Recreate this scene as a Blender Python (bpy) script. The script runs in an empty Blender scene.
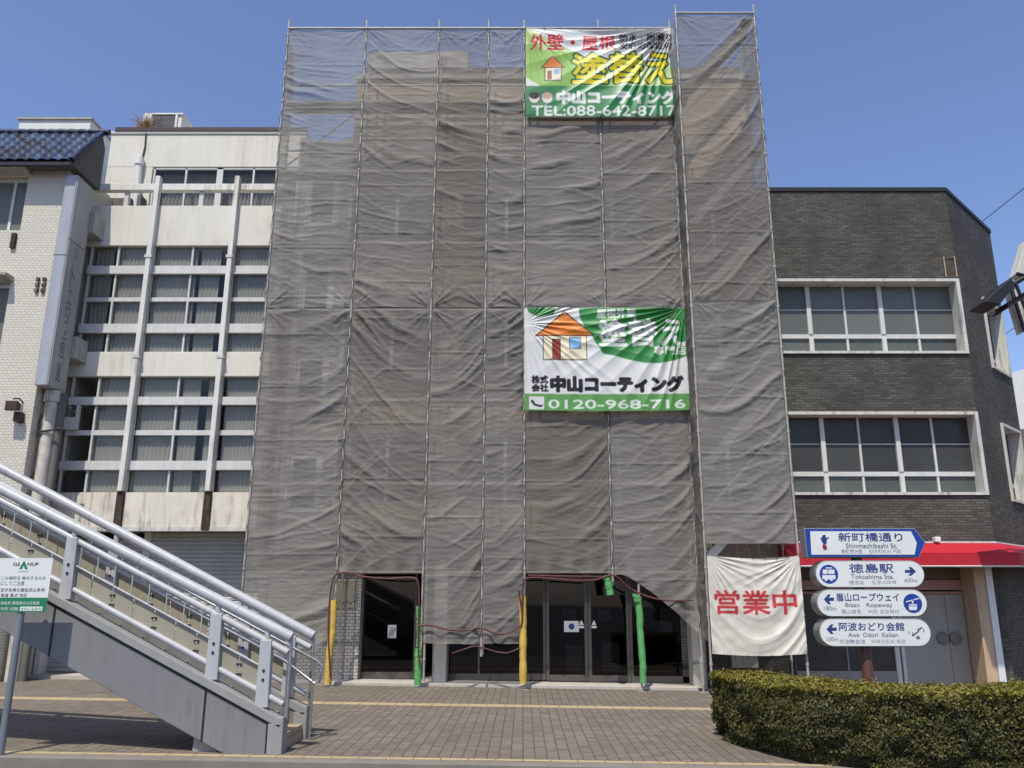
import bpy, bmesh, math, random
import numpy as np
from mathutils import Vector

SC = bpy.context.scene
COL = SC.collection
R = math.radians
random.seed(7)
RNG = np.random.RandomState(11)

# ------------------------------------------------------------------ camera, sky, sun, exposure
FOC, CX, CY, PITCH, EYE = 830.0, 523.0, 384.0, R(14.6), 1.7
cam = bpy.data.cameras.new('camera')
cam.sensor_width = 36.0
cam.lens = FOC / 1024 * 36
cam.shift_x = -(CX - 512) / 1024
cam.clip_end = 2000
cam_ob = bpy.data.objects.new('camera', cam)
COL.objects.link(cam_ob)
cam_ob.location = (0, 0, EYE)
cam_ob.rotation_euler = (R(90) + PITCH, 0, 0)
SC.camera = cam_ob

TO_SUN = Vector((-0.19, -0.58, 1.1)).normalized()
world = bpy.data.worlds.new('World')
SC.world = world
world.use_nodes = True
wn = world.node_tree
sky = wn.nodes.new('ShaderNodeTexSky')
sky.sky_type = 'NISHITA'
sky.sun_disc = False
sky.sun_elevation = math.asin(TO_SUN.z)
sky.sun_rotation = math.atan2(TO_SUN.x, TO_SUN.y)
sky.altitude = 0
sky.air_density = 1.0
sky.dust_density = 1.0
sky.ozone_density = 4.0
bg = wn.nodes['Background']
bg.inputs['Strength'].default_value = 0.15
tint = wn.nodes.new('ShaderNodeMix')
tint.data_type = 'RGBA'
tint.blend_type = 'MULTIPLY'
tint.inputs[0].default_value = 1.0
tint.inputs[7].default_value = (1.10, 1.05, 1.15, 1)
wn.links.new(sky.outputs[0], tint.inputs[6])
wn.links.new(tint.outputs[2], bg.inputs['Color'])

sun = bpy.data.lights.new('sun', 'SUN')
sun.energy = 4.4
sun.angle = R(0.5)
sun.color = (1.0, 0.955, 0.83)
sun_ob = bpy.data.objects.new('sun', sun)
COL.objects.link(sun_ob)
sun_ob.location = (-10, -30, 60)
sun_ob.rotation_euler = (-TO_SUN).to_track_quat('-Z', 'Y').to_euler()

SC.view_settings.view_transform = 'Standard'
SC.view_settings.look = 'None'
SC.view_settings.exposure = 0.08
SC.view_settings.gamma = 1.0
SC.view_settings.use_curve_mapping = False
SC.render.engine = 'CYCLES'
SC.cycles.use_denoising = True
SC.cycles.transparent_max_bounces = 12
SC.cycles.max_bounces = 6


def at(px, py, Y):
    """Point of the vertical plane at distance Y that the photograph shows at pixel (px, py): (x, z)."""
    a = (px - CX) / FOC
    u = (CY - py) / FOC
    dy = math.cos(PITCH) - u * math.sin(PITCH)
    dz = math.sin(PITCH) + u * math.cos(PITCH)
    t = Y / dy
    return a * t, EYE + dz * t


SLOPE = -0.015


def gz(x):
    return SLOPE * x


# ------------------------------------------------------------------ mesh helpers
WL = {}


def tag(o, label=None, cat=None, group=None, kind=None):
    for k, v in (('label', label), ('category', cat), ('group', group), ('kind', kind)):
        if v:
            o[k] = v
    return o


def thing(name, label, cat, loc=(0, 0, 0), group=None):
    o = bpy.data.objects.new(name, None)
    o.empty_display_size = 0.2
    COL.objects.link(o)
    o.location = loc
    WL[o] = Vector(loc)
    return tag(o, label, cat, group)


class MB:
    def __init__(self):
        self.v, self.f, self.cut = [], [], []

    def face(self, pts):
        n = len(self.v)
        self.v += [tuple(p) for p in pts]
        self.f.append(tuple(range(n, n + len(pts))))
        return self

    def mesh(self, vs, fs):
        n = len(self.v)
        self.cut.append((n, len(self.f)))
        self.v += [tuple(p) for p in vs]
        self.f += [tuple(i + n for i in f) for f in fs]
        return self

    def box(self, x0, x1, y0, y1, z0, z1):
        return self.mesh([(x0, y0, z0), (x1, y0, z0), (x1, y1, z0), (x0, y1, z0), (x0, y0, z1), (x1, y0, z1), (x1, y1, z1), (x0, y1, z1)],
                         [(0, 3, 2, 1), (4, 5, 6, 7), (0, 1, 5, 4), (1, 2, 6, 5), (2, 3, 7, 6), (3, 0, 4, 7)])

    def hexa(self, a, b):
        """a, b: two opposite quads (4 points each)."""
        return self.mesh(list(a) + list(b), [(0, 3, 2, 1), (4, 5, 6, 7), (0, 1, 5, 4), (1, 2, 6, 5), (2, 3, 7, 6), (3, 0, 4, 7)])

    def prism(self, a, b):
        n = len(a)
        fs = [tuple(reversed(range(n))), tuple(range(n, 2 * n))]
        for i in range(n):
            j = (i + 1) % n
            fs.append((i, j, n + j, n + i))
        return self.mesh(list(a) + list(b), fs)

    def prism_y(self, poly, y0, y1):
        return self.prism([(x, y0, z) for x, z in poly], [(x, y1, z) for x, z in poly])

    def bar(self, p0, p1, w, h):
        p0, p1 = Vector(p0), Vector(p1)
        d = (p1 - p0).normalized()
        s = d.cross(Vector((0, 0, 1)))
        if s.length < 1e-3:
            s = Vector((1, 0, 0))
        s.normalize()
        t = s.cross(d).normalized()
        q = lambda p: [p - s * w / 2 - t * h / 2, p + s * w / 2 - t * h / 2, p + s * w / 2 + t * h / 2, p - s * w / 2 + t * h / 2]
        return self.hexa(q(p0), q(p1))

    def tube(self, pts, r, n=8, caps=True):
        pts = [Vector(p) for p in pts]
        m = len(pts)
        rs = r if isinstance(r, (list, tuple)) else [r] * m
        d0 = (pts[1] - pts[0]).normalized()
        s = d0.cross(Vector((0, 0, 1)))
        if s.length < 1e-3:
            s = Vector((1, 0, 0))
        s.normalize()
        vs, fs = [], []
        for i, p in enumerate(pts):
            d = (pts[min(i + 1, m - 1)] - pts[max(i - 1, 0)]).normalized()
            s = (s - d * s.dot(d)).normalized()
            t = d.cross(s)
            for k in range(n):
                a = 2 * math.pi * k / n
                vs.append(p + (s * math.cos(a) + t * math.sin(a)) * rs[i])
        for i in range(m - 1):
            for k in range(n):
                k2 = (k + 1) % n
                fs.append((i * n + k, i * n + k2, (i + 1) * n + k2, (i + 1) * n + k))
        if caps:
            fs.append(tuple(reversed(range(n))))
            fs.append(tuple((m - 1) * n + k for k in range(n)))
        return self.mesh(vs, fs)

    def disc_y(self, cx, cz, r, y0, y1, n=24):
        return self.prism_y([(cx + r * math.cos(2 * math.pi * k / n), cz + r * math.sin(2 * math.pi * k / n)) for k in range(n)], y0, y1)

    def build_each(self, name, mat, parent=None, **kw):
        """One object per shape added with mesh(), box(), bar(), tube() or prism()."""
        ends = self.cut[1:] + [(len(self.v), len(self.f))]
        out = []
        for (v0, f0), (v1, f1) in zip(self.cut, ends):
            q = MB()
            q.v = self.v[v0:v1]
            q.f = [tuple(i - v0 for i in f) for f in self.f[f0:f1]]
            out.append(q.build(name, mat, parent, **kw))
        return out

    def build(self, name, mat, parent=None, smooth=False, bevel=0, fix=True, loc=None, seg=2):
        off = WL[parent] if parent is not None else Vector(loc or (0, 0, 0))
        me = bpy.data.meshes.new(name)
        me.from_pydata([(x - off.x, y - off.y, z - off.z) for x, y, z in self.v], [], self.f)
        if fix:
            bm = bmesh.new()
            bm.from_mesh(me)
            bmesh.ops.recalc_face_normals(bm, faces=bm.faces)
            bm.to_mesh(me)
            bm.free()
        box_uv(me, off)
        me.materials.append(mat)
        o = bpy.data.objects.new(name, me)
        COL.objects.link(o)
        if parent is not None:
            o.parent = parent
        else:
            o.location = off
        WL[o] = off
        if smooth:
            me.polygons.foreach_set('use_smooth', [True] * len(me.polygons))
            me.set_sharp_from_angle(angle=R(40))
        if bevel:
            b = o.modifiers.new('bevel', 'BEVEL')
            b.width = bevel
            b.segments = seg
            b.limit_method = 'ANGLE'
            b.angle_limit = R(40)
        return o


def box_uv(me, off):
    n = len(me.loops)
    if n == 0:
        return
    uv = me.uv_layers.new(name='UVMap')
    co = np.empty(len(me.vertices) * 3)
    me.vertices.foreach_get('co', co)
    co = co.reshape(-1, 3) + np.array(off)
    vi = np.empty(n, int)
    me.loops.foreach_get('vertex_index', vi)
    pn = np.empty(len(me.polygons) * 3)
    me.polygons.foreach_get('normal', pn)
    pn = pn.reshape(-1, 3)
    tot = np.empty(len(me.polygons), int)
    me.polygons.foreach_get('loop_total', tot)
    nl = np.repeat(pn, tot, axis=0)
    p = co[vi]
    flat = np.abs(nl[:, 2]) > 0.7
    h = np.hypot(nl[:, 0], nl[:, 1]) + 1e-9
    u = np.where(flat, p[:, 0], (-nl[:, 1] * p[:, 0] + nl[:, 0] * p[:, 1]) / h)
    v = np.where(flat, p[:, 1], p[:, 2])
    uv.data.foreach_set('uv', np.stack([u, v], 1).ravel())


def grid_mesh(name, P, mat, parent=None, smooth=True, cols=None, loc=None, uv=None):
    """P: (nv, nu, 3) world points -> one sheet; cols: (nv, nu, 3) linear colours."""
    nv, nu = P.shape[:2]
    off = WL[parent] if parent is not None else Vector(loc or (0, 0, 0))
    me = bpy.data.meshes.new(name)
    idx = np.arange(nv * nu).reshape(nv, nu)
    q = np.stack([idx[:-1, :-1], idx[:-1, 1:], idx[1:, 1:], idx[1:, :-1]], -1).reshape(-1, 4)
    me.vertices.add(nv * nu)
    me.vertices.foreach_set('co', (P.reshape(-1, 3) - np.array(off)).ravel())
    me.loops.add(q.size)
    me.loops.foreach_set('vertex_index', q.ravel())
    me.polygons.add(len(q))
    me.polygons.foreach_set('loop_start', np.arange(len(q)) * 4)
    me.polygons.foreach_set('loop_total', np.full(len(q), 4))
    if smooth:
        me.polygons.foreach_set('use_smooth', np.ones(len(q), bool))
    me.update(calc_edges=True)
    if uv is not None:
        l = me.uv_layers.new(name='UVMap')
        l.data.foreach_set('uv', uv.reshape(-1, 2)[q.ravel()].ravel())
    if cols is not None:
        a = me.color_attributes.new('print', 'FLOAT_COLOR', 'POINT')
        c = np.concatenate([cols.reshape(-1, 3), np.ones((nv * nu, 1))], 1)
        a.data.foreach_set('color', c.ravel())
    me.materials.append(mat)
    o = bpy.data.objects.new(name, me)
    COL.objects.link(o)
    if parent is not None:
        o.parent = parent
    else:
        o.location = off
    WL[o] = off
    return o


def lin(r, g, b):
    f = lambda c: (c / 255 / 12.92) if c <= 10 else ((c / 255 + 0.055) / 1.055) ** 2.4
    return (0.87 * f(r), 0.87 * f(g), 0.87 * f(b))


# ------------------------------------------------------------------ noise
TBL = RNG.rand(256, 256)


def vnoise(x, y, seed=0):
    x = np.asarray(x, float) + seed * 17.31
    y = np.asarray(y, float) + seed * 7.77
    xi, yi = np.floor(x).astype(int), np.floor(y).astype(int)
    fx, fy = x - xi, y - yi
    fx = fx * fx * (3 - 2 * fx)
    fy = fy * fy * (3 - 2 * fy)
    g = lambda a, b: TBL[a & 255, b & 255]
    return (g(xi, yi) * (1 - fx) + g(xi + 1, yi) * fx) * (1 - fy) + (g(xi, yi + 1) * (1 - fx) + g(xi + 1, yi + 1) * fx) * fy


# ------------------------------------------------------------------ materials
class NT:
    def __init__(self, name):
        self.m = bpy.data.materials.new(name)
        self.m.use_nodes = True
        self.t = self.m.node_tree
        self.t.nodes.clear()
        self.out = self.n('ShaderNodeOutputMaterial')

    def n(self, kind, **kw):
        x = self.t.nodes.new(kind)
        for k, v in kw.items():
            if isinstance(k, str) and hasattr(x, k):
                setattr(x, k, v)
            else:
                x.inputs[k.replace('_', ' ')].default_value = v
        return x

    def l(self, a, b):
        self.t.links.new(a, b)

    def coords(self, kind='Object', scale=(1, 1, 1), rot=(0, 0, 0)):
        tc = self.n('ShaderNodeTexCoord')
        mp = self.n('ShaderNodeMapping')
        mp.inputs['Scale'].default_value = scale
        mp.inputs['Rotation'].default_value = rot
        self.l(tc.outputs[kind], mp.inputs['Vector'])
        return mp.outputs[0]

    def noise(self, vec, scale, detail=4, rough=0.55):
        x = self.n('ShaderNodeTexNoise')
        x.inputs['Scale'].default_value = scale
        x.inputs['Detail'].default_value = detail
        x.inputs['Roughness'].default_value = rough
        self.l(vec, x.inputs['Vector'])
        return x.outputs['Fac']

    def ramp(self, fac, stops):
        x = self.n('ShaderNodeValToRGB')
        e = x.color_ramp.elements
        while len(e) < len(stops):
            e.new(0.5)
        for i, (p, c) in enumerate(stops):
            e[i].position = p
            e[i].color = (c, c, c, 1) if isinstance(c, (int, float)) else (*c, 1)
        self.l(fac, x.inputs[0])
        return x.outputs[0]

    def mix(self, fac, a, b, blend='MIX'):
        x = self.n('ShaderNodeMix')
        x.data_type = 'RGBA'
        x.blend_type = blend
        for s, v in ((x.inputs[0], fac), (x.inputs[6], a), (x.inputs[7], b)):
            if isinstance(v, (int, float)):
                s.default_value = v
            elif isinstance(v, tuple):
                s.default_value = (*v, 1) if len(v) == 3 else v
            else:
                self.l(v, s)
        return x.outputs[2]

    def math(self, op, a, b=0.0):
        x = self.n('ShaderNodeMath')
        x.operation = op
        for s, v in ((x.inputs[0], a), (x.inputs[1], b)):
            if isinstance(v, (int, float)):
                s.default_value = v
            else:
                self.l(v, s)
        return x.outputs[0]

    def bump(self, h, strength=0.3, dist=0.01, normal=None):
        x = self.n('ShaderNodeBump')
        x.inputs['Strength'].default_value = strength
        x.inputs['Distance'].default_value = dist
        self.l(h, x.inputs['Height'])
        if normal is not None:
            self.l(normal, x.inputs['Normal'])
        return x.outputs[0]

    def pbr(self, col, rough=0.6, metal=0.0, spec=0.5, normal=None, surface=True, coat=0):
        p = self.n('ShaderNodeBsdfPrincipled')
        for k, v in (('Base Color', col), ('Roughness', rough), ('Metallic', metal), ('Specular IOR Level', spec), ('Coat Weight', coat)):
            if isinstance(v, (int, float)):
                p.inputs[k].default_value = v
            elif isinstance(v, tuple):
                p.inputs[k].default_value = (*v, 1)
            else:
                self.l(v, p.inputs[k])
        if normal is not None:
            self.l(normal, p.inputs['Normal'])
        if surface:
            self.l(p.outputs[0], self.out.inputs[0])
        return p


def scale_c(c, k):
    return tuple(x * k for x in c)


def paint(name, c, rough=0.5, metal=0.0, var=0.12, vs=2.5, bump=0.08, bs=60, streak=0.0, spec=0.5, stain=None, stain_amt=0.0):
    """Base colour with soft patchiness, vertical run marks, optional stains and a fine bump."""
    t = NT(name)
    v = t.coords('Object')
    n1 = t.noise(v, vs, 5)
    col = t.mix(t.ramp(n1, [(0.3, 0.0), (0.7, 1.0)]), scale_c(c, 1 - var), scale_c(c, min(1 + var, 1.25)))
    if streak:
        sv = t.coords('Object', (9, 9, 0.5))
        n2 = t.noise(sv, 1.0, 4)
        col = t.mix(t.ramp(n2, [(0.42, streak), (0.62, 0.0)]), col, scale_c(c, 0.55))
    if stain:
        sv = t.coords('Object', (7, 7, 0.9))
        n3 = t.noise(sv, 1.2, 6, 0.65)
        n4 = t.noise(v, 1.1, 3)
        k = t.math('MULTIPLY', t.ramp(n3, [(0.5, 0.0), (0.68, 1.0)]), t.ramp(n4, [(0.4, 0.0), (0.62, stain_amt)]))
        col = t.mix(k, col, stain)
    nb = t.bump(t.noise(v, bs, 3), bump, 0.004) if bump else None
    rr = t.ramp(t.noise(v, vs * 3, 3), [(0.3, max(rough - 0.08, 0.02)), (0.7, min(rough + 0.08, 1))])
    t.pbr(col, rr, metal, spec, nb)
    return t.m


def brick(name, c1, c2, cm, bw, bh, mortar, rough=0.7, rot=False, bump=0.6, offset=0.5, blot=0.25, stain=None, spec=0.4, bias=0.0, smooth=0.1):
    t = NT(name)
    v = t.coords('UV', (1, 1, 1), (0, 0, R(90) if rot else 0))
    b = t.n('ShaderNodeTexBrick')
    b.offset = offset
    for k, x in (('Scale', 1.0), ('Mortar Size', mortar), ('Mortar Smooth', smooth), ('Bias', bias), ('Brick Width', bw), ('Row Height', bh)):
        b.inputs[k].default_value = x
    b.inputs['Color1'].default_value = (*c1, 1)
    b.inputs['Color2'].default_value = (*c2, 1)
    b.inputs['Mortar'].default_value = (*cm, 1)
    t.l(v, b.inputs['Vector'])
    o = t.coords('Object')
    n1 = t.noise(o, 0.7, 6, 0.6)
    n2 = t.noise(o, 14, 4)
    col = t.mix(t.ramp(n1, [(0.35, blot), (0.65, 0.0)]), b.outputs[0], scale_c(c1, 0.45))
    col = t.mix(t.ramp(n2, [(0.35, 0.35), (0.7, 0.0)]), col, scale_c(c2, 0.6))
    if stain:
        n3 = t.noise(t.coords('Object', (5, 5, 1.0)), 1.6, 6, 0.7)
        col = t.mix(t.ramp(n3, [(0.6, 0.0), (0.78, 0.6)]), col, stain)
    h = t.math('SUBTRACT', t.math('MULTIPLY', n2, 0.35), b.outputs['Fac'])
    t.pbr(col, rough, 0, spec, t.bump(h, bump, 0.006))
    return t.m


M = {}
M['cream'] = paint('cream_render', lin(224, 219, 206), 0.8, var=0.04, vs=1.2, bump=0.25, bs=25, streak=0.08, stain=lin(140, 128, 110), stain_amt=0.3)
M['cream_stained'] = paint('stained_cream_panel', lin(226, 218, 200), 0.6, var=0.06, vs=2, bump=0.1, streak=0.12, stain=lin(92, 62, 44), stain_amt=0.75)
M['concrete'] = paint('pale_concrete', lin(176, 172, 164), 0.8, var=0.12, vs=3, bump=0.25, bs=35, streak=0.35)
M['concrete_dark'] = paint('dark_concrete', lin(110, 106, 100), 0.85, var=0.15, vs=3, bump=0.25, bs=35, streak=0.4)
M['fin'] = paint('weathered_white_fin', lin(228, 225, 216), 0.6, var=0.07, vs=3, bump=0.1, streak=0.2, stain=lin(110, 75, 50), stain_amt=0.6)
M['alu'] = paint('pale_aluminium', lin(214, 212, 207), 0.5, 0.0, var=0.07, vs=4, streak=0.2)
M['alu_dark'] = paint('dull_aluminium', lin(140, 140, 138), 0.45, 0.4, var=0.1, vs=4)
M['rust_white'] = paint('chipped_white_steel', lin(214, 212, 204), 0.55, var=0.05, vs=5, streak=0.25, stain=lin(70, 48, 36), stain_amt=0.8)
M['rustpost'] = paint('rusted_post', lin(58, 42, 34), 0.8, var=0.4, vs=9, bump=0.4, stain=lin(150, 130, 110), stain_amt=0.8)
M['rooftrim'] = paint('dark_red_trim', lin(62, 40, 38), 0.6, var=0.2)
M['shutter'] = paint('pale_steel_shutter', lin(178, 178, 174), 0.45, 0.0, var=0.08, vs=2, streak=0.2)
M['shutter_dark'] = paint('grey_steel_shutter', lin(150, 146, 138), 0.5, 0.2, var=0.1, vs=2, streak=0.2)
M['bronze'] = paint('dark_bronze_frame', lin(94, 88, 82), 0.45, 0.2, var=0.1, vs=4)
M['black'] = paint('black_paint', lin(28, 28, 29), 0.5, var=0.2)
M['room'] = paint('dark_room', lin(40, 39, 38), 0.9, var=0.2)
M['tile_beige'] = brick('beige_facade_tile', lin(172, 150, 128), lin(186, 166, 145), lin(140, 125, 108), 0.23, 0.065, 0.006, blot=0.15)
M['mosaic'] = brick('cream_mosaic_tile', lin(234, 226, 210), lin(224, 216, 200), lin(196, 187, 172), 0.1, 0.06, 0.009, rough=0.4, bump=0.4, blot=0.06)
M['whitebrick'] = brick('pale_small_brick', lin(206, 200, 190), lin(190, 184, 174), lin(112, 106, 98), 0.13, 0.065, 0.007, rough=0.4, bump=0.5, blot=0.1)
M['darkbrick'] = brick('dark_grey_brick', lin(80, 78, 72), lin(116, 113, 105), lin(70, 67, 61), 0.19, 0.058, 0.007, rough=0.7, bump=0.9, blot=0.65, stain=lin(88, 68, 46), spec=0.15)
M['paver'] = brick('brown_grey_pavers', lin(117, 106, 95), lin(141, 129, 116), lin(84, 76, 68), 0.14, 0.135, 0.008, rough=0.88, rot=True, bump=0.7, blot=0.32, stain=lin(98, 90, 81))
M['kerb'] = paint('kerb_stone', lin(128, 120, 110), 0.85, var=0.12, vs=4, bump=0.35, bs=45)
M['tactile'] = brick('faded_yellow_tiles', lin(198, 178, 136), lin(184, 166, 130), lin(128, 114, 92), 0.3, 0.3, 0.008, rough=0.85, bump=0.5, offset=0.0, blot=0.2)
M['step'] = paint('worn_step_stone', lin(186, 178, 168), 0.8, var=0.1, vs=3, bump=0.2)
M['steptile'] = brick('tan_step_tile', lin(196, 172, 140), lin(186, 160, 128), lin(110, 98, 84), 0.15, 0.15, 0.006, blot=0.1, bump=0.4)
M['asphalt'] = paint('asphalt', (0.055, 0.055, 0.056), 0.9, var=0.25, vs=4, bump=0.6, bs=120)
M['stairgrey'] = paint('grey_stair_cladding', lin(130, 130, 130), 0.5, 0.0, var=0.05, vs=1.2, streak=0.14, bump=0.05, stain=lin(104, 96, 86), stain_amt=0.6)
M['stairtrim'] = paint('light_stair_coping', lin(152, 152, 149), 0.6, 0.0, var=0.08, vs=3, streak=0.15)
M['railwhite'] = paint('white_rail_paint', lin(184, 185, 187), 0.42, 0.0, var=0.06, vs=4, bump=0.03, streak=0.08, stain=lin(120, 108, 96), stain_amt=0.3)
M['steel'] = paint('brushed_steel', lin(175, 176, 178), 0.35, 0.75, var=0.1, vs=8)
M['handle'] = paint('worn_door_handle', lin(120, 116, 112), 0.4, 0.5, var=0.2, vs=6)
M['galv'] = paint('galvanised_pipe', lin(172, 167, 158), 0.55, 0.15, var=0.18, vs=8)
M['deckmetal'] = paint('scaffold_deck', lin(165, 163, 155), 0.55, 0.3, var=0.15, vs=4)
M['panel_tan'] = paint('tan_infill_panel', lin(164, 156, 135), 0.5, var=0.06, vs=1.5, streak=0.15)
M['signwhite'] = paint('white_sign_face', lin(226, 227, 224), 0.35, var=0.03, vs=3, bump=0)
M['signblue'] = paint('sign_blue', lin(22, 62, 150), 0.4, var=0.06, vs=3, bump=0)
M['signnavy'] = paint('sign_navy_letter', lin(34, 56, 120), 0.45, var=0.05, bump=0)
M['signgrey'] = paint('sign_grey_letter', lin(92, 100, 120), 0.5, var=0.05, bump=0)
M['signbody'] = paint('aluminium_sign_box', lin(150, 150, 148), 0.4, 0.4, var=0.1)
M['signred'] = paint('dark_red_ink', lin(140, 30, 40), 0.5, bump=0)
M['brownpost'] = paint('brown_post', lin(104, 68, 58), 0.45, var=0.08)
M['greyposte'] = paint('grey_sign_pole', lin(138, 143, 150), 0.4, 0.4, var=0.1)
M['green'] = paint('sign_green', lin(24, 124, 84), 0.45, var=0.05, bump=0)
M['palegreen'] = paint('sign_green_letter', lin(110, 150, 130), 0.5, bump=0)
M['ink'] = paint('black_ink', lin(40, 40, 42), 0.55, bump=0)
M['midink'] = paint('faded_ink', lin(105, 100, 100), 0.55, bump=0)
M['white'] = paint('white_paint', lin(228, 228, 226), 0.5, var=0.04, bump=0)
M['paper'] = paint('white_paper', lin(215, 215, 212), 0.8, var=0.03, bump=0)
M['poster'] = paint('grey_poster', lin(150, 150, 152), 0.7, var=0.25, vs=7, bump=0)
M['blade'] = paint('blue_grey_sign_metal', lin(172, 175, 180), 0.4, 0.1, var=0.05, vs=1.5, streak=0.2)
M['blade_side'] = paint('faded_sign_face', lin(176, 174, 174), 0.5, var=0.08, vs=2, streak=0.25)
M['ghost'] = paint('ghost_letter', lin(128, 126, 127), 0.6, var=0.25, vs=8, bump=0)
M['peel'] = paint('peeling_pole', lin(205, 198, 186), 0.7, var=0.15, vs=6, bump=0.4, stain=lin(100, 84, 70), stain_amt=1.0)
M['lampbrown'] = paint('rusty_brown_case', lin(62, 40, 36), 0.6, var=0.25, vs=10)
M['awning'] = paint('red_awning_cloth', lin(186, 24, 42), 0.6, var=0.06, vs=2, bump=0.08)
M['tan'] = paint('tan_jamb', lin(200, 172, 140), 0.6, var=0.08, vs=2, streak=0.2)
M['pinkbar'] = paint('dusty_pink_transom', lin(168, 128, 120), 0.5, var=0.06)
M['doorgrey'] = paint('grey_green_door', lin(156, 154, 145), 0.45, var=0.06, vs=2)
M['brownpanel'] = paint('brown_fascia', lin(112, 90, 78), 0.6, var=0.1)
M['yellowfoam'] = paint('yellow_foam', lin(206, 174, 78), 0.7, var=0.1, vs=6, bump=0.15)
M['greenfoam'] = paint('green_foam', lin(92, 164, 96), 0.7, var=0.12, vs=6, bump=0.15)
M['cable'] = paint('maroon_cable', lin(96, 46, 50), 0.6, var=0.2)
M['wire'] = paint('black_wire', lin(46, 48, 56), 0.7)
M['dry'] = paint('dry_weed', lin(150, 110, 70), 0.9, var=0.3, vs=20)
M['frost3'] = paint('frosted_glass', lin(108, 112, 107), 0.3, var=0.06, vs=1.5, bump=0, spec=0.3)
M['frost2'] = paint('dim_frosted_glass', lin(68, 69, 67), 0.25, var=0.12, vs=1.2, bump=0, spec=0.25)
M['frost_low'] = paint('grimy_lower_glass', lin(94, 97, 92), 0.3, var=0.1, vs=2, bump=0, spec=0.3)
M['curtain'] = paint('grey_white_curtain', lin(190, 190, 184), 0.9, var=0.1, vs=1.5, bump=0)
M['ac'] = paint('ac_white', lin(224, 222, 214), 0.5, var=0.05)
M['farwhite'] = paint('far_white_wall', lin(222, 222, 220), 0.8, var=0.05)
M['tie'] = paint('black_tie', lin(40, 40, 40), 0.8)


for k_ in ('frost3', 'frost2', 'frost_low'):      # each pane a little different: film, dirt, blinds behind
    nt_ = M[k_].node_tree
    pb_ = [n for n in nt_.nodes if n.type == 'BSDF_PRINCIPLED'][0]
    src = pb_.inputs['Base Color'].links[0].from_socket
    oi_ = nt_.nodes.new('ShaderNodeObjectInfo')
    mr_ = nt_.nodes.new('ShaderNodeMapRange')
    mr_.inputs['To Min'].default_value = 0.78
    mr_.inputs['To Max'].default_value = 1.22
    nt_.links.new(oi_.outputs['Random'], mr_.inputs['Value'])
    vm_ = nt_.nodes.new('ShaderNodeVectorMath')
    vm_.operation = 'SCALE'
    nt_.links.new(src, vm_.inputs[0])
    nt_.links.new(mr_.outputs[0], vm_.inputs['Scale'])
    nt_.links.new(vm_.outputs[0], pb_.inputs['Base Color'])


def glass(name, tint, base=0.06, rough=0.015):
    t = NT(name)
    tr = t.n('ShaderNodeBsdfTransparent')
    tr.inputs[0].default_value = (*tint, 1)
    gl = t.n('ShaderNodeBsdfGlossy')
    gl.inputs['Roughness'].default_value = rough
    v = t.coords('Object')
    t.l(t.bump(t.noise(v, 1.3, 2), 0.02, 0.02), gl.inputs['Normal'])
    fr = t.n('ShaderNodeFresnel')
    fr.inputs[0].default_value = 1.5
    mx = t.n('ShaderNodeMixShader')
    ge = t.n('ShaderNodeNewGeometry')
    t.l(t.math('MULTIPLY', t.math('MAXIMUM', fr.outputs[0], base), t.math('SUBTRACT', 1.0, ge.outputs['Backfacing'])), mx.inputs[0])
    t.l(tr.outputs[0], mx.inputs[1])
    t.l(gl.outputs[0], mx.inputs[2])
    t.l(mx.outputs[0], t.out.inputs[0])
    return t.m


M['glass'] = glass('window_glass', (0.82, 0.82, 0.8), 0.035)
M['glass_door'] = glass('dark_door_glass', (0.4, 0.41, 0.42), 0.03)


def net_material():
    t = NT('grey_mesh_net')
    v = t.coords('Object')
    n1 = t.noise(v, 0.9, 4)
    n2 = t.noise(t.coords('Object', (2, 2, 14)), 1.5, 3)
    c1, c2 = lin(164, 161, 154), lin(188, 185, 179)
    col = t.mix(t.ramp(n1, [(0.35, 0.0), (0.65, 1.0)]), c1, c2)
    col = t.mix(t.ramp(n2, [(0.3, 0.25), (0.7, 0.0)]), col, scale_c(c1, 0.72))
    oi = t.n('ShaderNodeObjectInfo')
    col = t.mix(t.math('MULTIPLY', oi.outputs['Random'], 0.75), col, lin(140, 131, 119))
    b = t.bump(t.noise(t.coords('Object', (1.5, 1.5, 6)), 5.0, 5, 0.65), 0.3, 0.02)
    df = t.n('ShaderNodeBsdfDiffuse')
    t.l(col, df.inputs[0])
    t.l(b, df.inputs['Normal'])
    tl = t.n('ShaderNodeBsdfTranslucent')
    t.l(col, tl.inputs[0])
    m1 = t.n('ShaderNodeMixShader')
    m1.inputs[0].default_value = 0.22
    t.l(df.outputs[0], m1.inputs[1])
    t.l(tl.outputs[0], m1.inputs[2])
    tr = t.n('ShaderNodeBsdfTransparent')
    m2 = t.n('ShaderNodeMixShader')
    t.l(t.ramp(n1, [(0.3, 0.32), (0.7, 0.40)]), m2.inputs[0])
    t.l(m1.outputs[0], m2.inputs[1])
    t.l(tr.outputs[0], m2.inputs[2])
    t.l(m2.outputs[0], t.out.inputs[0])
    return t.m


M['net'] = net_material()


def print_material():
    t = NT('printed_banner_cloth')
    a = t.n('ShaderNodeVertexColor')
    a.layer_name = 'print'
    v = t.coords('Object')
    b = t.bump(t.noise(v, 9, 4), 0.12, 0.01)
    p = t.pbr(a.outputs[0], 0.42, 0, 0.45, b, surface=False)
    tl = t.n('ShaderNodeBsdfTranslucent')
    t.l(a.outputs[0], tl.inputs[0])
    m = t.n('ShaderNodeMixShader')
    m.inputs[0].default_value = 0.12
    t.l(p.outputs[0], m.inputs[1])
    t.l(tl.outputs[0], m.inputs[2])
    t.l(m.outputs[0], t.out.inputs[0])
    return t.m


M['print'] = print_material()


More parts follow.
